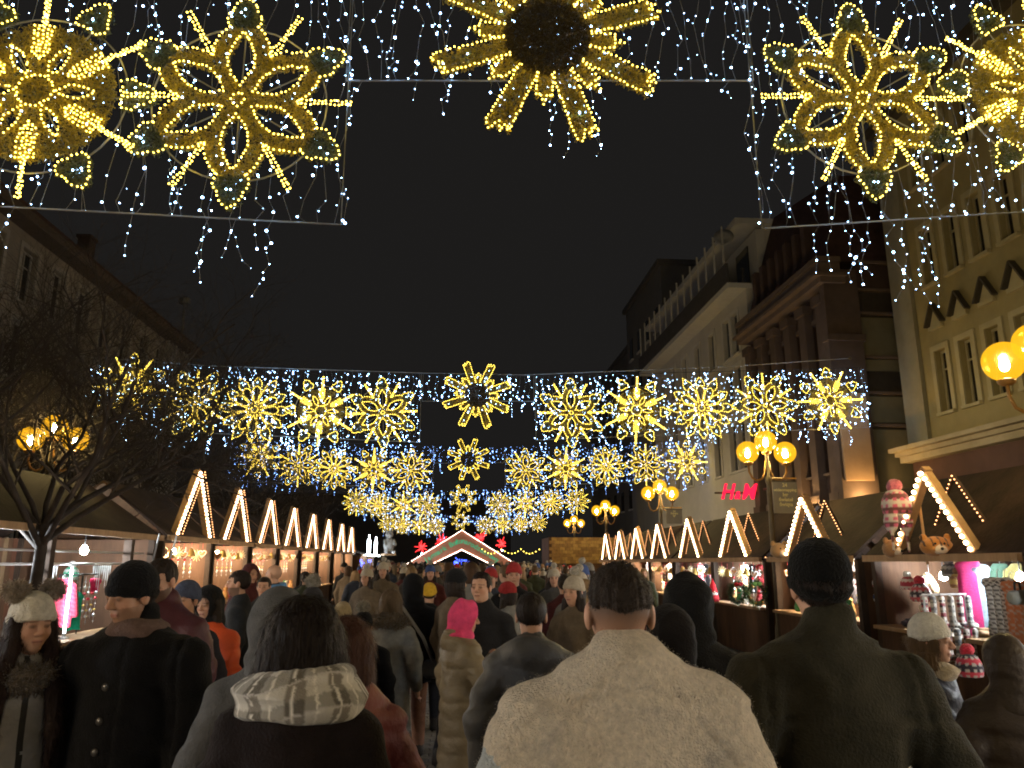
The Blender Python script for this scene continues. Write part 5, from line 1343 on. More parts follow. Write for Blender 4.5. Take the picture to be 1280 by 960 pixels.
def flake(kind):
    """outlines lit by gold bulbs, straight bars, tinsel areas (fill, hole), green caps"""
    led, bars, fill, hole, caps = [], [], [], [], []
    if kind == 'petal':
        for k in range(6):
            a = math.pi/2 + k*math.pi/3
            led.append((rot2(almond(.14, .66, .115), a), True)); hole.append(rot2(almond(.15, .65, .108), a))
            o = [(.425, .245), (.51, .235), (.59, .205), (.66, .165), (.70, .125)]
            led.append((rot2(o, a), False)); led.append((rot2([(x, -y) for x, y in o], a), False))
            fill.append(rot2([(0, 0), (.30, .175)] + o + [(x, -y) for x, y in o[::-1]] + [(.30, -.175)], a))
            led.append((rot2(HEART, a), False)); caps.append(rot2(HEART, a))
            b = a + math.pi/6
            for q in (-.016, .016): bars.append(rot2([(.50, q), (.94, q)], b))
        led.append(([(.055*math.cos(t), .055*math.sin(t)) for t in np.linspace(0, 6.283, 9)[:-1]], True))
    elif kind == 'star':
        fill.append([(.64*math.cos(t), .64*math.sin(t)) for t in np.linspace(0, 6.283, 31)[:-1]])
        for k in range(6):
            a = k*math.pi/3
            led.append((rot2(almond(.17, .49, .055), a), True)); hole.append(rot2(almond(.19, .47, .045), a))
            led.append((rot2([(x, y*.95) for x, y in HEART] + [(.70, .06)], a), True)); caps.append(rot2(HEART, a))
            b = a + math.pi/6
            for q in (-.03, 0, .03): bars.append(rot2([(.33, q), (.62 + (.36 if q == 0 else 0), q*(1.4 if q else 1))], b))
            for q in (-.016, .016): bars.append(rot2([(.62, q), (.97, q)], b))
            led.append((rot2([(.30, .0), (.36, .065), (.62, .075)], b), False)); led.append((rot2([(.30, .0), (.36, -.065), (.62, -.075)], b), False))
        led.append(([(.15*math.cos(t), .15*math.sin(t)) for t in np.linspace(0, 6.283, 13)[:-1]], True))
    elif kind == 'rosette':
        for k in range(12):
            a = k*math.pi/6 + math.pi/12*0
            o = [(.17, .0), (.24, .045), (.50, .115), (.60, .09), (.66, 0), (.60, -.09), (.50, -.115), (.24, -.045)]
            led.append((rot2(o, a), True)); hole.append(rot2([(x*1.0 + .02, y*.6) for x, y in o], a))
            if k % 2 == 0 or True:
                c_ = [(.66, .12), (.78, .13), (.84, .09), (1.0, 0), (.84, -.09), (.78, -.13), (.66, -.12)] if k % 2 == 0 else [(.66, .12), (.76, .12), (.92, 0), (.76, -.12), (.66, -.12)]
                led.append((rot2(c_, a), False)); caps.append(rot2(c_, a))
        fill.append([(.66*math.cos(t), .66*math.sin(t)) for t in np.linspace(0, 6.283, 31)[:-1]])
        led.append(([(.10*math.cos(t), .10*math.sin(t)) for t in np.linspace(0, 6.283, 9)[:-1]], True))
    else:
        for k in range(8):
            a = math.pi/8 + k*math.pi/4
            o = [(.36, .085), (.96, .10), (.90, .055), (.985, .035), (.91, 0.0), (1.0, -.05), (.955, -.10), (.36, -.085)]
            led.append((rot2(o, a), False)); fill.append(rot2(o, a))
            a = k*math.pi/4
            o = [(.36, .07), (.58, .065), (.55, .03), (.645, 0), (.55, -.03), (.58, -.065), (.36, -.07)]
            led.append((rot2(o, a), False)); fill.append(rot2(o, a))
        caps.append([(.37*math.cos(t), .37*math.sin(t)) for t in np.linspace(0, 6.283, 33)[:-1]])
    return led, bars, fill, hole, caps
gold_t = mat('gold_tinsel', (0.42, 0.33, 0.035), 0.38, 0.5, 50, metal=0.35, spec=0.6)
green_t = mat('green_tinsel', (0.10, 0.115, 0.04), 0.4, 0.5, 50, metal=0.25, spec=0.6)
brown_t = mat('bronze_tinsel', (0.085, 0.06, 0.014), 0.4, 0.5, 50, metal=0.3, spec=0.6)
wire_m = mat('frame_wire', (0.30, 0.30, 0.28), 0.4, 0.1, 10, metal=0.5)
def tinsel(poly_list, holes, R, dens, blade, rng, thick):
    out = []
    for poly in poly_list:
        p = np.array(poly); lo, hi = p.min(0), p.max(0); A = (hi-lo).prod()*R*R
        n = int(A*dens); q = rng.uniform(lo, hi, (n, 2)); q = q[in_poly(q, poly)]
        for h in holes:
            if len(q): q = q[~in_poly(q, h)]
        out.append(q)
    q = np.concatenate(out)*R; n = len(q)
    c_ = np.stack([q[:, 0], rng.normal(0, thick, n), q[:, 1]], -1)
    d = rng.normal(size=(n, 3)); d /= np.linalg.norm(d, axis=1)[:, None]; s_ = np.cross(d, rng.normal(size=(n, 3))); s_ /= np.linalg.norm(s_, axis=1)[:, None]
    V = np.stack([c_ - d*blade*.5 - s_*blade*.10, c_ - d*blade*.5 + s_*blade*.10, c_ + d*blade*.5], 1).reshape(-1, 3)
    return np_mesh('tinsel', V, np.arange(3*n).reshape(-1, 3))
def flake_proto(kind, R, lod, dens, blade, step, br):
    led, bars, fill, hole, caps = flake(kind); rng = np.random.default_rng(len(kind)*7 + lod)
    parts = []
    pts = [walk(p, step/R, c) for p, c in led] + [walk(b, step/R*.8, False) for b in bars]
    q = np.concatenate(pts)*R; q += rng.normal(0, .0035, q.shape)
    P3 = np.stack([q[:, 0], rng.uniform(-.055, -.03, len(q)), q[:, 1]], -1)
    P3b = P3[::2] + [0, .08, 0]
    parts.append(('gold_bulbs', bulb_mesh('gold_bulbs', P3, br, lod), GOLD_LED, 'stuff'))
    if fill: parts.append(('gold_tinsel', tinsel(fill, hole, R, dens, blade, rng, .02), gold_t, 'stuff'))
    parts.append(('tip_tinsel' if kind != 'sun' else 'disc_tinsel', tinsel(caps, [], R, dens*(1.1 if kind != 'sun' else 1.6), blade, rng, .02), green_t if kind != 'sun' else brown_t, 'stuff'))
    m_ = MB()
    if kind != 'sun':
        rg = [(R*.73*math.cos(t), .03, R*.73*math.sin(t)) for t in np.linspace(0, 6.283, 37)]; m_.tube(rg, .008, 5)
        for k in range(3): a = k*math.pi/3 + (0 if kind == 'star' else math.pi/6*3); m_.tube([(-R*.95*math.cos(a), .035, -R*.95*math.sin(a)), (R*.95*math.cos(a), .035, R*.95*math.sin(a))], .007, 4)
        w_ = []
        for cp in caps: c_ = np.mean(np.array(cp), 0)*R; w_ += [(c_[0] + rng.normal(0, .03), -.06, c_[1] + rng.normal(0, .03)) for _ in range(2)]
        parts.append(('white_bulbs', bulb_mesh('white_bulbs', w_, br*.9, lod), WHITE_LED, 'stuff'))
    else:
        rg = [(R*.37*math.cos(t), .03, R*.37*math.sin(t)) for t in np.linspace(0, 6.283, 31)]; m_.tube(rg, .010, 5)
        for k in range(8): a = math.pi/8 + k*math.pi/4; m_.tube([(0, .03, 0), (R*.95*math.cos(a), .03, R*.95*math.sin(a))], .008, 4)
        w_ = [(R*r_*math.cos(a), -.06, R*r_*math.sin(a)) for r_, a in zip(rng.uniform(.42, .85, 14), math.pi/8 + rng.integers(0, 8, 14)*math.pi/4)]
        parts.append(('white_bulbs', bulb_mesh('white_bulbs', w_, br*.9, lod), WHITE_LED, 'stuff'))
    me = m_.mesh('wire_frame'); parts.append(('wire_frame', me, wire_m, None))
    return parts
FL = {}
for kind, R in (('petal', 1.06), ('star', 1.05), ('rosette', 1.05), ('sun', 1.14)):
    FL[kind, 2] = flake_proto(kind, R, 2, 9500, .05, .043, .0086)
    FL[kind, 1] = flake_proto(kind, min(R*.97, 1.03), 1, 2600, .07, .052, .0108)
    FL[kind, 0] = flake_proto(kind, min(R*.97, 1.03), 0, 800, .10, .085, .0125)
def hang_flake(kind, lod, p, rot, label, group):
    nm = {'petal': 'petal_snowflake', 'star': 'star_snowflake', 'rosette': 'rosette_snowflake', 'sun': 'light_sun'}[kind]
    r = empty(nm, p, 0, label, 'light sun' if kind == 'sun' else 'light snowflake', group); r.rotation_euler = (0, rot, 0)
    for pn, me, mt, kd in FL[kind, lod]:
        o = bpy.data.objects.new(pn, me); link(o); o.parent = r
        if not me.materials: me.materials.append(mt)
        if kd: o['kind'] = kd
    return r
curt_wire = mat('curtain_wire', (0.50, 0.52, 0.55), 0.5, 0.1, 5)
def curtain(Y, x0, x1, zb0, zb1, zt0, zt1, label, group, sp, dz, br, lod, wires, drops, rng, ledm, keep=1.0):
    """strings of cool bulbs between an upper cable and a lower bar, some trailing below the bar"""
    r = empty('light_curtain', (x0, Y, zb0), label=label, cat='light curtain', group=group)
    W = x1 - x0; pts = []; wm = MB()
    n = int(W/sp)
    for i in range(n+1):
        x = i*W/n + rng.uniform(-.08, .08); t = np.clip(x/W, 0, 1)
        zb = (zb1-zb0)*t; zt = zt0 - zb0 + (zt1-zt0)*t; z = zt; y = .05
        line = [(x, y, zt)]
        while z > zb:
            z -= dz*rng.choice([.25, .5, .9, 1.4, 2.0])*rng.uniform(.7, 1.3)
            if z < zb: break
            xx = x + rng.normal(0, .02) + .05*math.sin(z*5+i)
            if rng.random() < keep: pts.append((xx + rng.normal(0, .015), y + rng.normal(0, .03), z))
            line.append((xx, y, z))
        line.append((x, y, zb))
        dr = drops(x + x0, rng)
        if dr > 0:
            z = zb; xx = x
            while z > zb - dr:
                z -= dz*rng.uniform(.35, .9); xx += rng.normal(0, .035); yy = y + rng.normal(0, .03); pts.append((xx, yy, z)); line.append((xx, yy, z))
        if wires: wm.tube(line, .0011, 3, cap=False)
    big = rng.random(len(pts)) < .28
    rad = np.where(big, br*rng.uniform(1.1, 1.7, len(pts)), br*rng.uniform(.28, .8, len(pts)))
    obj('white_bulbs', bulb_mesh('white_bulbs', pts, rad, lod), ledm, r, kind='stuff')
    if wires: wm.build('strings', curt_wire, r, kind='stuff')
    MB().tube([(0, .05, 0), (W, .05, zb1-zb0)], .008, 5).build('lower_bar', wire_m, r)
    MB().tube([(0, .05, zt0-zb0), (W, .05, zt1-zb0)], .007, 5).build('upper_cable', cable_m, r)
    for xx, za, zb in ((0, 0, zt0-zb0), (W, zb1-zb0, zt1-zb0)): MB().tube([(xx, .05, za), (xx, .05, zb)], .006, 4).build('side_cable', wire_m, r)
    return r
rng = np.random.default_rng(77)
# --- nearest banner
YN = 6.45; GN = 'nearest banner over the street'
def nearP(px, py): return atY(px, py, YN)
for kind, px, py, rot, lab in (('petal', 299, 127, 0.0, 'large gold six-petal snowflake beside the four-bar star, nearest banner, tree side'), ('star', 46, 116, 0.0, 'large gold star snowflake with detached hearts, nearest banner, tree side'),
                               ('petal', 1076, 125, -.03, 'large gold six-petal snowflake in front of the brown building, nearest banner'), ('star', 1296, 113, .0, 'large gold star snowflake in front of the yellow house, nearest banner'),
                               ('sun', 684, 47, .06, 'large gold sun with forked rays and dark disc, nearest banner')):
    p = atY(px, py, YN - .12); hang_flake(kind, 2, p, rot, lab, GN)
a, b = nearP(-60, 252), nearP(425, 278); c_, d_ = nearP(955, 283), nearP(1330, 259); e_, f_ = nearP(432, 97), nearP(944, 97)
dl = lambda x, r: (r.uniform(.3, .85) if -2.35 < x < -1.55 and r.random() < .75 else (r.uniform(.1, .4) if r.random() < .18 else 0))
dr_ = lambda x, r: (r.uniform(.3, .9) if 3.5 < x < 4.7 and r.random() < .7 else (r.uniform(.1, .4) if r.random() < .18 else 0))
dc = lambda x, r: (r.uniform(.25, .75) if .6 < x < 1.9 and r.random() < .6 else (r.uniform(.1, .35) if r.random() < .4 else 0))
curtain(YN, a.x, b.x, a.z, b.z, 7.9, 7.8, 'curtain of cool white bulbs behind the tree-side snowflakes, nearest banner', GN, .12, .14, .0070, 2, True, dl, rng, WHITE_LED)
curtain(YN, c_.x, d_.x, c_.z, d_.z, 7.8, 7.9, 'curtain of cool white bulbs behind the snowflakes on the house side, nearest banner', GN, .12, .14, .0070, 2, True, dr_, rng, WHITE_LED)
curtain(YN, e_.x, f_.x, e_.z, f_.z, 7.75, 7.75, 'short curtain of cool white bulbs behind the large sun, nearest banner', GN, .13, .14, .0070, 2, True, dc, rng, WHITE_LED)
# --- the banners beyond it, plus an unseen rear one added as fill light
ROWK = [('petal', 479, 517, 0), ('star', 402, 515, math.pi/6*0), ('rosette', 320, 513, 0), ('petal', 247, 505, math.pi/6), ('star', 165, 487, math.pi/6),
        ('petal', 713, 517, 0), ('star', 794, 514, 0), ('rosette', 875, 511, 0), ('petal', 954, 508, math.pi/6), ('star', 1035, 502, math.pi/6), ('sun', 596, 495, 0)]
order = ['innermost', 'second', 'third', 'fourth', 'outermost']
for ri, (YR, dzr, lod, nm) in enumerate(((21.9, 0, 1, 'second'), (35.8, -.05, 1, 'third'), (57.0, -.12, 0, 'fourth'), (84.0, -.35, 0, 'fifth'), (-9.0, 0, 1, 'unseen added rear'))):
    G = nm + ' banner over the street'; lim = 99 if ri in (0, 1, 4) else 4
    for k, (kind, px, py, rot) in enumerate(ROWK):
        if k % 5 >= lim and kind != 'sun': continue
        p = atY(px, py, 21.9); p.z += dzr; p.y = YR - .12
        if ri and kind != 'sun': p.x *= .98
        side = 'tree side' if k < 5 else 'lamp side'
        lab = 'gold sun with forked rays, %s banner' % nm if kind == 'sun' else 'gold %s snowflake, %s from the sun, %s, %s banner' % ({'petal': 'six-petal', 'star': 'star', 'rosette': 'round'}[kind], order[k % 5], side, nm)
        hang_flake(kind, lod, p, rot + rng.uniform(-.06, .06), lab, G)
    sp, dz, br, kp = ((.13, .13, .0118, 1), (.14, .13, .0145, 1), (.20, .18, .0205, 1), (.28, .26, .029, 1), (.17, .16, .016, 1))[ri]
    no = lambda x, r: (r.uniform(.1, .5) if r.random() < .35 else 0)
    for x0, x1, z0, z1, t0, t1, lab in ((-10.3 if ri in (0, 1, 4) else -7.5, -1.05, 5.45, 5.15, 7.35, 7.15, 'curtain of cool white bulbs on the tree side, %s banner'), (2.3, 12.3 if ri in (0, 1, 4) else 9.0, 5.25, 5.75, 7.15, 7.6, 'curtain of cool white bulbs on the lamp side, %s banner'), (-1.0, 2.25, 6.35, 6.4, 7.15, 7.15, 'short curtain of cool white bulbs behind the sun, %s banner')):
        curtain(YR, x0, x1, z0 + dzr, z1 + dzr, t0 + dzr, t1 + dzr, lab % nm, G, sp, dz, br, lod, ri == 0, no, rng, BLUE_LED if 0 < ri < 4 else WHITE_LED)
sw = empty('span_wire', (0, 21.98, 7.2), label='thin steel cable carrying the second banner across the street', cat='cable')
MB().tube([(-14, 0, .5), (-7, 0, .10), (-1, 0, .0), (2, 0, .0), (8, 0, .35), (12, 0, .7)], .010, 5).build('steel_cable', wire_m, sw); MB().ball((12, 0, .7), .05).build('cable_anchor', iron, sw)
# ---------------------------------------------------------------- people
# fuzz on the fleece: short curled fibres standing off the cloth
def fuzz(o, n, L, mt, seed, zmin=0.9):
    me = o.data; nv = len(me.vertices); co = np.zeros(nv*3, np.float32); me.vertices.foreach_get('co', co); co = co.reshape(-1, 3)
    no = np.zeros(nv*3, np.float32); me.vertices.foreach_get('normal', no); no = no.reshape(-1, 3); r = np.random.default_rng(seed)
    idx = np.nonzero(co[:, 2] > zmin)[0]; idx = r.choice(idx, n); c_ = co[idx] + r.normal(0, .004, (n, 3)); d = no[idx] + r.normal(0, .7, (n, 3)); d /= np.linalg.norm(d, axis=1)[:, None]
    s_ = np.cross(d, r.normal(size=(n, 3))); s_ /= np.linalg.norm(s_, axis=1)[:, None]; l_ = L*r.uniform(.5, 1.2, n)[:, None]
    V = np.stack([c_ - s_*L*.16, c_ + s_*L*.16, c_ + d*l_], 1).reshape(-1, 3); return np_mesh('fibres', V, np.arange(3*n).reshape(-1, 3))
def put(px, ytop, Y, extra=0.03):
    p = atY(px, ytop, Y); return p.x, p.z - extra
def person_at(px, ytop, Y, label, extra=0.03, rz=0.0, detail=1.0, **sp):
    x, h = put(px, ytop, Y, extra)
    sp['h'] = h
    out = build_person(sp, label, (x, Y, 0.0), rz, None, detail)
    for k in out[1]:
        nm = k.name.split('.')[0]
        if nm in ('pompom', 'fur_collar'):
            obj('fibres', fuzz(k, 5000 if nm == 'fur_collar' else 1600, .028 if nm == 'fur_collar' else .022, None, 5, -9), k.data.materials[0], out[0], kind='stuff')
        if nm in ('hair', 'lock') and Y < 7.9: obj('strands', strands(k, 3500 if Y < 4 else 1200, .05 if sp.get('hair') in ('long', 'bob') else .018, 4), k.data.materials[0], out[0], kind='stuff')
        if nm == 'coat' and sp.get('zip'):
            k.data.materials.append(cloth((.01, .01, .01), 'nylon')); me = k.data; c_ = np.zeros(len(me.polygons)*3, np.float32); me.polygons.foreach_get('center', c_); c_ = c_.reshape(-1, 3)
            me.polygons.foreach_set('material_index', ((np.abs(c_[:, 0]) < .009) & (c_[:, 1] > .05)).astype(np.int32))
        if nm == 'coat' and sp.get('buttons'):
            me = k.data; co = np.zeros(len(me.vertices)*3, np.float32); me.vertices.foreach_get('co', co); co = co.reshape(-1, 3)
            for z in (1.3, 1.18, 1.06, .94, .82):
                m_ = np.abs(co[:, 2] - z) + np.abs(co[:, 0] - .02) + (co[:, 1] < 0)*9; v = co[m_.argmin()]
                MB().ball((v[0], v[1] + .004, v[2]), .016, 10, 6, (1, .4, 1)).build('button', mat('horn_button', (.05, .045, .04), .3, spec=.6), out[0], True)
    return out
BLK = (0.007, 0.007, 0.008); R_ = math.radians
# fleece jacket man, seen from behind
x0, h0 = put(772, 700, 2.0, 0.012)
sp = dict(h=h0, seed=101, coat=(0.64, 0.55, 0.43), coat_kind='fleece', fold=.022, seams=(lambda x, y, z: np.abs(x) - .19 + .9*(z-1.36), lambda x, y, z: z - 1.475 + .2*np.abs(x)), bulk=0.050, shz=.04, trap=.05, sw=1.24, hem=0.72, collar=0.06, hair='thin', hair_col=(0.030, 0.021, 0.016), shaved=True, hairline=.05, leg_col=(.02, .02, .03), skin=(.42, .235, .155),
          arms={'l': ((.33, -.04, 1.14), (.36, .04, .88)), 'r': ((.33, -.04, 1.14), (.36, .04, .88))}, hyaw=R_(-6))
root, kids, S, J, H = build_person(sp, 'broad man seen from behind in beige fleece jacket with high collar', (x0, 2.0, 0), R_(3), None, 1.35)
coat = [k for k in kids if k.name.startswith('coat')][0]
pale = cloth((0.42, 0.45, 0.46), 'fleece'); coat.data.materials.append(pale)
me = coat.data                                                        # pale panel sewn into one sleeve
cen = np.zeros(len(me.polygons)*3, np.float32); me.polygons.foreach_get('center', cen); cen = cen.reshape(-1, 3)/S
mi = ((cen[:, 0] < -.235) & (cen[:, 2] < 1.36 - (cen[:, 0] + .35)*1.0) & (cen[:, 2] > 0.95)).astype(np.int32); me.polygons.foreach_set('material_index', mi)
def strands(o, n, L, seed):
    me = o.data; nv = len(me.vertices); co = np.zeros(nv*3, np.float32); me.vertices.foreach_get('co', co); co = co.reshape(-1, 3)
    no = np.zeros(nv*3, np.float32); me.vertices.foreach_get('normal', no); no = no.reshape(-1, 3); r = np.random.default_rng(seed)
    idx = r.choice(nv, n); p = co[idx] + r.normal(0, .002, (n, 3)); nn = no[idx]; top = co[:, 2].max()
    out = co[idx] - co.mean(0); out[:, 2] = 0
    d = np.array([0, 0, -1.0]) + out*3 + r.normal(0, .25, (n, 3)); d -= nn*(d*nn).sum(1)[:, None]; d = d/np.linalg.norm(d, axis=1)[:, None] + nn*r.uniform(.0, .28, (n, 1))
    s_ = np.cross(d, nn); s_ /= np.linalg.norm(s_, axis=1)[:, None] + 1e-6; l_ = L*r.uniform(.4, 1.2, n)[:, None]; w = .0011
    a, b = p - s_*w, p + s_*w; m0, m1 = p + d*l_*.55 - s_*w*.8 + nn*.002, p + d*l_*.55 + s_*w*.8 + nn*.002; e = p + d*l_ + np.array([0, 0, -1])*l_*.12
    V = np.stack([a, b, m1, m0, e], 1).reshape(-1, 3); k = np.arange(n)[:, None]*5
    return np_mesh('strands', V, np.concatenate([k + [0, 1, 2], k + [0, 2, 3], k + [3, 2, 4]]))
for k in kids:
    if k.name.startswith('hair'): obj('strands', strands(k, 6000, .009, 3), k.data.materials[0], root, kind='stuff')
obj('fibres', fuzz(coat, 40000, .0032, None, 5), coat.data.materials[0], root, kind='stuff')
# olive jacket man with black beanie
person_at(1019, 668, 2.45, 'tall man seen from behind in dark olive jacket and black beanie', .04, R_(4), 1.25, seed=102, coat=(.030, .027, .017), coat_kind='wool', fold=.02, seams=(lambda x, y, z: np.abs(x) - .235 + .12*(z-1.3), lambda x, y, z: z - 1.30 + .10*np.abs(x), lambda x, y, z: z - 1.46), bulk=.055, sw=1.27, hem=.7, collar=.05, hair='short', hat='beanie', hat_col=(.006, .006, .006), hat_low=-.03, hyaw=R_(-10),
          arms={'l': ((.33, -.03, 1.13), (.36, .06, .88)), 'r': ((.33, -.03, 1.13), (.36, .06, .88))})
# woman with plaid scarf
person_at(383, 748, 2.5, 'woman seen from behind with dark brown hair over a grey plaid scarf', .012, R_(-4), 1.25, seed=103, coat=(.012, .008, .008), coat_kind='wool', bulk=.045, sw=1.05, hem=.7, hair='bob', hair_col=(.010, .006, .005), scarf=(.3, .3, .3), plaid=True, scarf_size=1.20, scarf_z=.015, hair_wide=.03, hyaw=R_(12))
# hooded grey coat beside her
person_at(350, 728, 3.2, 'person in light grey hooded coat just ahead of the plaid scarf woman', .05, R_(8), 1.1, seed=104, coat=(.085, .085, .088), coat_kind='wool', bulk=.045, hem=.5, hat='hood', hood_size=1.0, hair=None)
person_at(436, 772, 3.0, 'woman with reddish brown hair in a rust red jacket beside the plaid scarf woman', .012, R_(25), 1.1, seed=105, coat=(.16, .035, .022), coat_kind='nylon', quilt=.11, bulk=.03, hem=.8, hair='long', hair_col=(.055, .022, .013))
# woman in knitted hat on the left
person_at(42, 731, 3.55, 'woman in cream knitted hat with fur pompoms and long pale grey coat', .05, R_(180+38), 1.3, seed=106, zip=True, coat=(.23, .22, .215), coat_kind='nylon', quilt=0, bulk=.04, sw=.98, hem=.3, hat='ears', hat_col=(.52, .48, .40), pom_col=(.36, .29, .22), fur_collar=(.10, .075, .055), hair='long', strands=True, hair_col=(.022, .012, .010), hyaw=R_(12), hpitch=R_(-4), hands=True, arms={'l': ((.25, .0, 1.12), (.24, .14, .92)), 'r': ((.25, -.03, 1.12), (.23, .1, .9))})
# man in black beanie
person_at(180, 697, 3.6, 'man in black beanie and long black coat turned towards the woman in cream hat', .035, R_(172), 1.3, seed=107, buttons=True, fold=.02, seams=(lambda x, y, z: np.abs(x) - .235, lambda x, y, z: x + .03), coat=(.007, .007, .008), coat_kind='wool', bulk=.065, sw=1.32, hem=.5, collar=.06, hat='beanie', hat_col=(.007, .007, .008), hat_low=-.015, hair='short', hyaw=R_(-24), hpitch=R_(-10), scarf=(.13, .085, .075), scarf_size=.70, scarf_z=.02, beard=.35, hands=True)
person_at(209, 695, 4.9, 'bearded man with short dark hair in maroon jacket behind the black beanie man', .012, R_(172), 1.2, seed=108, coat=(.055, .014, .020), coat_kind='nylon', bulk=.045, sw=1.1, hem=.75, collar=.05, hair='short', beard=.8, hyaw=R_(-8), hpitch=R_(-14))
person_at(236, 723, 5.6, 'person in dark knitted hat with pale blue pattern behind the bearded man', .035, R_(165), 1.0, seed=109, coat=(.02, .02, .028), hat='beanie', hat_col=(.05, .06, .10), hair='short')
person_at(265, 729, 6.2, 'woman in bright orange jacket with black hood looking down', .045, R_(180-20), 1.15, seed=110, coat=(.55, .075, .018), coat_kind='nylon', quilt=.13, bulk=.04, hem=.78, hat='hood', hood_col=(.010, .010, .011), hood_kind='wool', hair='bob', skin=(.46, .27, .19), hpitch=R_(-6), hands=True, arms={'l': ((.26, .02, 1.12), (.08, .25, 1.12)), 'r': ((.26, .02, 1.12), (.10, .26, 1.08))}, leg_col=(.015, .015, .02))
person_at(301, 712, 7.6, 'dark-haired bearded man in profile in black jacket beside the orange jacket woman', .012, R_(100), 1.0, seed=111, coat=(.02, .022, .026), hem=.75, hair='short', beard=.7)
person_at(331, 720, 9.4, 'woman with tied dark hair facing the plaid scarf woman in black coat', .015, R_(180), 1.0, seed=112, coat=BLK, hair='short', hairline=.06)
person_at(344, 706, 9.8, 'bald man in profile wearing a light blue scarf', .003, R_(70), 1.0, seed=113, coat=(.03, .03, .035), hair=None, scarf=(.10, .25, .5), skin=(.46, .27, .18))
person_at(393, 700, 6.1, 'person in dark coat and grey fur pompom hat seen from behind', .22, R_(10), 1.0, seed=114, coat=(.018, .018, .02), hat='pom', hat_col=(.03, .028, .03), pom_col=(.34, .31, .26), hem=.5)
person_at(456, 733, 6.4, 'person in long black coat and black hat with cream pompom seen from behind', .21, R_(6), 1.1, seed=115, coat=BLK, hat='pom', hat_col=BLK, pom_col=(.36, .32, .25), hem=.32, bulk=.05, flare=.06)
person_at(489, 736, 6.9, 'woman in long light grey coat with fur-lined hood folded back', .02, R_(-15), 1.1, seed=116, coat=(.22, .21, .18), hem=.45, hood_down=1, fur_collar=(.14, .10, .06), hair='bob', hair_col=(.10, .065, .035), bulk=.045, leg_col=(.04, .06, .12), stride=.16)
person_at(429, 750, 7.1, 'short person in beige knitted hat seen from behind', .035, R_(0), 1.0, seed=117, coat=(.06, .05, .04), hat='beanie', hat_col=(.36, .28, .16), hair='short')
person_at(517, 713, 7.8, 'person in black hooded jacket and brown trousers with a bag strap', .05, R_(5), 1.1, seed=118, coat=BLK, hat='hood', hair=None, hem=.72, leg_col=(.22, .11, .07), stride=.15)
person_at(537, 727, 9.0, 'person in mustard yellow beanie and black coat', .035, R_(0), 1.0, seed=119, coat=BLK, hat='beanie', hat_col=(.55, .33, .03), hair='short', hem=.6)
person_at(578, 745, 5.75, 'woman in pink hood and long khaki quilted coat holding her collar', .045, R_(-64), 1.25, seed=120, coat=(.19, .15, .095), coat_kind='nylon', quilt=.125, bulk=.05, hem=.36, flare=.02, hat='hood', hood_col=(.62, .06, .16), hood_kind='wool', hood_size=1.04, hood_down=1, hair=None, hyaw=R_(-28), hands=True, hpitch=R_(-8), arms={'l': ((.25, -.02, 1.13), (.25, .06, .9)), 'r': ((.27, .06, 1.15), (.10, .22, 1.30))}, leg_col=(.02, .02, .02))
person_at(603, 714, 6.4, 'dark-haired man in black jacket walking towards the fleece jacket man', .012, R_(180-10), 1.25, seed=121, coat=(.016, .016, .018), hair='short', hairline=.07, hair_col=(.018, .011, .008), hyaw=R_(-14), skin=(.46, .26, .17), hem=.75)
person_at(664, 738, 4.05, 'dark-haired person in grey quilted jacket with hood folded back, seen from behind', .012, R_(-4), 1.2, seed=122, coat=(.085, .082, .08), coat_kind='nylon', quilt=.17, bulk=.05, hem=.7, hood_down=1, hair='short', hair_col=(.018, .012, .010), hpitch=R_(-8))
person_at(857, 713, 3.6, 'person in black hood seen from behind beside the fleece jacket man', .05, R_(-5), 1.1, seed=123, coat=(.007, .007, .007), hat='hood', hair=None, bulk=.045, hem=.6, hood_size=1.05)
person_at(836, 750, 3.15, 'shorter person in dark brown hood close behind the fleece jacket man', .05, R_(5), 1.1, seed=124, coat=(.010, .008, .007), hat='hood', hair=None, bulk=.05, hem=.6)
person_at(1157, 763, 3.85, 'woman in fluffy white hat and navy coat turned towards the stall', .045, R_(180+55), 1.3, seed=125, coat=(.020, .024, .045), coat_kind='nylon', bulk=.05, hem=.5, collar=.03, hat='beanie', hat_col=(.50, .48, .43), hat_tall=.015, hat_low=.0, hair='bob', hair_col=(.10, .06, .03), scarf=(.40, .35, .28), scarf_size=.85, hyaw=R_(-10), skin=(.46, .27, .19))
person_at(1252, 785, 3.5, 'child in dark brown hooded puffer jacket seen from behind at the stall', .05, R_(-20), 1.15, seed=126, coat=(.045, .033, .026), coat_kind='nylon', quilt=.14, bulk=.055, hem=.65, hat='hood', hair=None)
# paper cup held by the orange jacket woman, bag strap, handbags
bg_ = empty('shoulder_bag', (put(517, 713, 7.8)[0] + .22, 7.74, .82), R_(5), 'grey shoulder bag hanging at the black hooded jacket', 'bag')
f = Field(span(-.16, .16, .014), span(-.08, .08, .014), span(-.16, .16, .014)); f.cap((-.07, 0, 0), (.07, 0, 0), .085, .085, .6, .02); f.rough(.006, 30, 2); V, Q = f.mesh(); obj('bag_body', np_mesh('bag_body', V, Q, True), cloth((.10, .095, .085), 'nylon'), bg_)
MB().tube([(-.02, -.14, .08), (-.12, -.21, .3), (-.30, -.19, .55), (-.42, -.08, .70)], .016, 6).build('strap', cloth((.16, .15, .14), 'nylon'), bg_, True)
cp = empty('paper_cup', (put(265, 729, 6.2)[0] - .02, 5.9, 1.04), 0, 'pale paper cup held by the orange jacket woman', 'cup')
MB().lathe([(0, 0), (.028, 0), (.04, .10), (.042, .10), (.042, .108), (.036, .108), (.034, .1), (0, .098)], 16).build('cup_wall', mat('paper_cup', (.6, .52, .36), .7), cp, True)

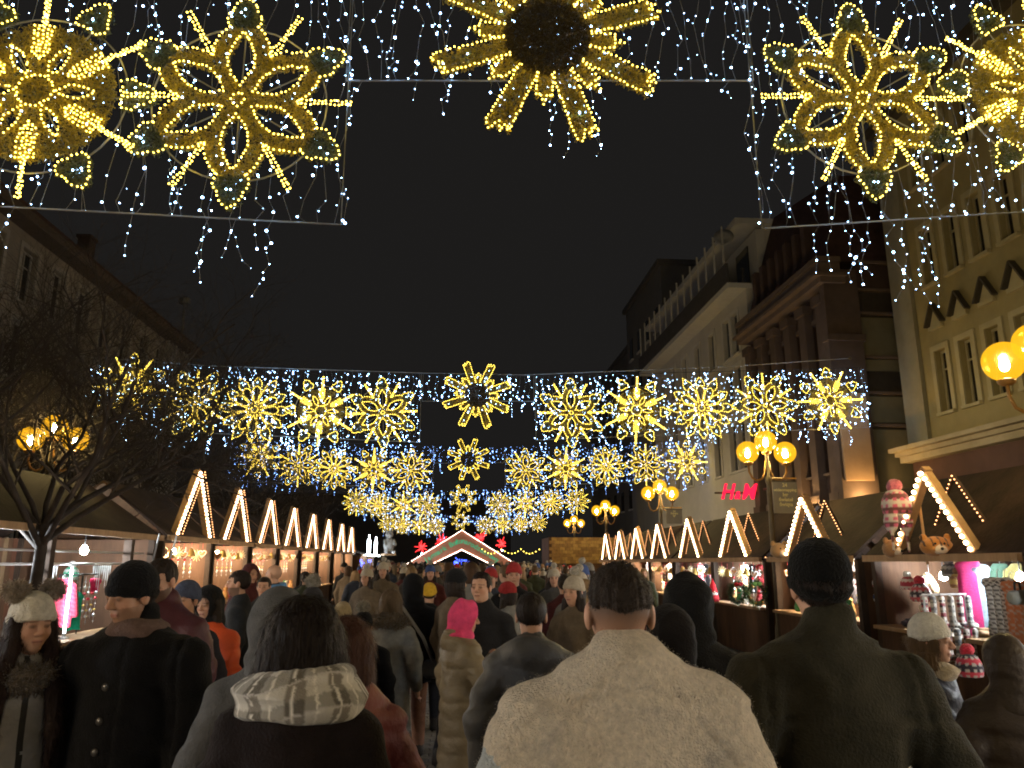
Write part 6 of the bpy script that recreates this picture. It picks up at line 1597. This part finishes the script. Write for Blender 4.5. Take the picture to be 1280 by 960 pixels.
# ---------------------------------------------------------------- the crowd further on
coats = [((.008, .008, .009), 'black'), ((.03, .035, .05), 'navy'), ((.06, .055, .05), 'grey'), ((.12, .09, .06), 'tan'), ((.07, .02, .02), 'burgundy'), ((.045, .05, .03), 'olive'), ((.20, .19, .17), 'pale grey'), ((.06, .035, .02), 'brown')]
tops = [('black', 'beanie', (.014, .014, .015)), ('grey', 'beanie', (.18, .17, .16)), ('cream', 'pom', (.38, .33, .26)), ('red', 'beanie', (.30, .03, .03)), ('dark', 'short', (.018, .012, .010)), ('brown', 'bob', (.05, .027, .015)), ('blond', 'bob', (.22, .14, .07)), ('hood', 'hood', None), ('blue', 'pom', (.05, .08, .2)), ('fair', 'short', (.10, .06, .03))]
protos_p = {}
def crowd_proto(kind, front):
    key = (kind, front)
    if key in protos_p: return protos_p[key]
    sp = dict(h=1.70, seed=200 + len(protos_p)*7, coat=(.02, .02, .02), hem=RND.choice((.45, .6, .75)), bulk=RND.uniform(.035, .055), hair={'short': 'short', 'bob': 'bob', 'hood': None}.get(kind, 'bob' if RND.random() < .5 else 'short'), hat=kind if kind in ('beanie', 'pom', 'hood') else None, face=front)
    root, kids, S, J, H = build_person(sp, 'x', (0, -40, 0), 0, None, .55)
    protos_p[key] = (root, kids); root['_used'] = 0
    return protos_p[key]
fore = [(put(px, 700, Y)[0], Y) for px, Y in ((206, 4.9), (236, 5.6), (265, 6.2), (301, 7.6), (331, 9.4), (344, 9.8), (393, 6.1), (456, 6.4), (489, 6.9), (429, 7.1), (517, 7.8), (537, 9.0), (578, 5.75), (603, 6.4), (664, 4.05), (857, 3.6))]
taken = list(fore); made = 0; tries = 0
rc = random.Random(404)
while made < 150 and tries < 9000:
    tries += 1
    Y = 6.6 + 34*rc.random()**1.25
    x = rc.uniform(-3.6, 4.6 if Y > 9 else 3.4)
    if Y < 9.5 and not (-0.2 < x < 1.5): continue
    if Y < 17 and x > 0.24*Y: continue
    if any((x-a)**2 + (Y-b)**2 < .52**2 for a, b in taken): continue
    taken.append((x, Y)); made += 1
    tn, tk, tc = rc.choice(tops); cc, cn = rc.choice(coats)
    front = rc.random() < .42
    root, kids = crowd_proto(tk, front)
    ang = (math.pi if front else 0) + rc.gauss(0, .45)
    if root['_used'] == 0: o = root; m = {k: k for k in kids}; root['_used'] = 1
    else: o, m = copy_tree(root, kids); 
    o.location = (x, Y, 0); o.rotation_euler = (0, 0, ang); s_ = rc.uniform(.91, 1.05); o.scale = (s_, s_, s_)
    top = {'beanie': tn + ' beanie', 'pom': tn + ' bobble hat', 'short': 'short %s hair' % tn, 'bob': tn + ' bobbed hair', 'hood': 'raised hood'}[tk]
    o['label'] = 'person in %s coat with %s, %s, in the crowd' % (cn, top, ('leaving the gate' if front else 'heading for the gate'))
    o['group'] = 'crowd between the huts'
    for k0, k in m.items():
        nm = k.name.split('.')[0]; mt = None
        if nm == 'coat' or nm == 'hood': mt = cloth(cc, 'wool')
        elif nm == 'hat' and tc: mt = cloth(tc, 'knit')
        elif nm == 'hair' and tk in ('short', 'bob'): mt = cloth(tc, 'hair')
        if mt is not None and k.type == 'MESH' and len(k.material_slots):
            k.material_slots[0].link = 'OBJECT'; k.material_slots[0].material = mt
for (root, kids) in protos_p.values():
    if '_used' in root: del root['_used']
for o in bpy.data.objects:
    if '_used' in o.keys(): del o['_used']
# the crowd beyond, too far off to count: one mass of small figures
def figure(cx, cy_, h, mb_coat, mb_head):
    s_ = h/1.7
    mb_coat.lathe([(.20*s_, .35*s_), (.22*s_, .8*s_), (.2*s_, 1.15*s_), (.235*s_, 1.3*s_), (.19*s_, 1.42*s_), (.07*s_, 1.48*s_), (.05*s_, 1.52*s_)], 8, (cx, cy_, 0), .65)
    mb_coat.lathe([(.15*s_, 0), (.16*s_, .36*s_)], 6, (cx, cy_, 0), .6)
    mb_head.ball((cx, cy_, 1.6*s_), .105*s_, 8, 6, (.82, .95, 1.15))
mbs = [(MB(), MB()) for _ in range(5)]
for _ in range(430):
    Y = rc.uniform(34, 75); x = rc.uniform(-4.0, 5.4); k = rc.randrange(5); figure(x, Y, rc.uniform(1.55, 1.85), *mbs[k])
cr = empty('far_crowd', (0, 45, 0), label='dense far crowd filling the street before the gate', cat='crowd'); cr['kind'] = 'stuff'
for k, (a_, b_) in enumerate(mbs):
    o = a_.build('coats', cloth(coats[(k*2) % 8][0], 'wool'), cr, True, kind='stuff'); o.matrix_parent_inverse = Matrix.Translation((0, -45, 0))
    o = b_.build('heads', cloth([(.02, .014, .012), (.30, .18, .12), (.1, .1, .1), (.02, .02, .02), (.25, .2, .16)][k], 'knit'), cr, True, kind='stuff'); o.matrix_parent_inverse = Matrix.Translation((0, -45, 0))
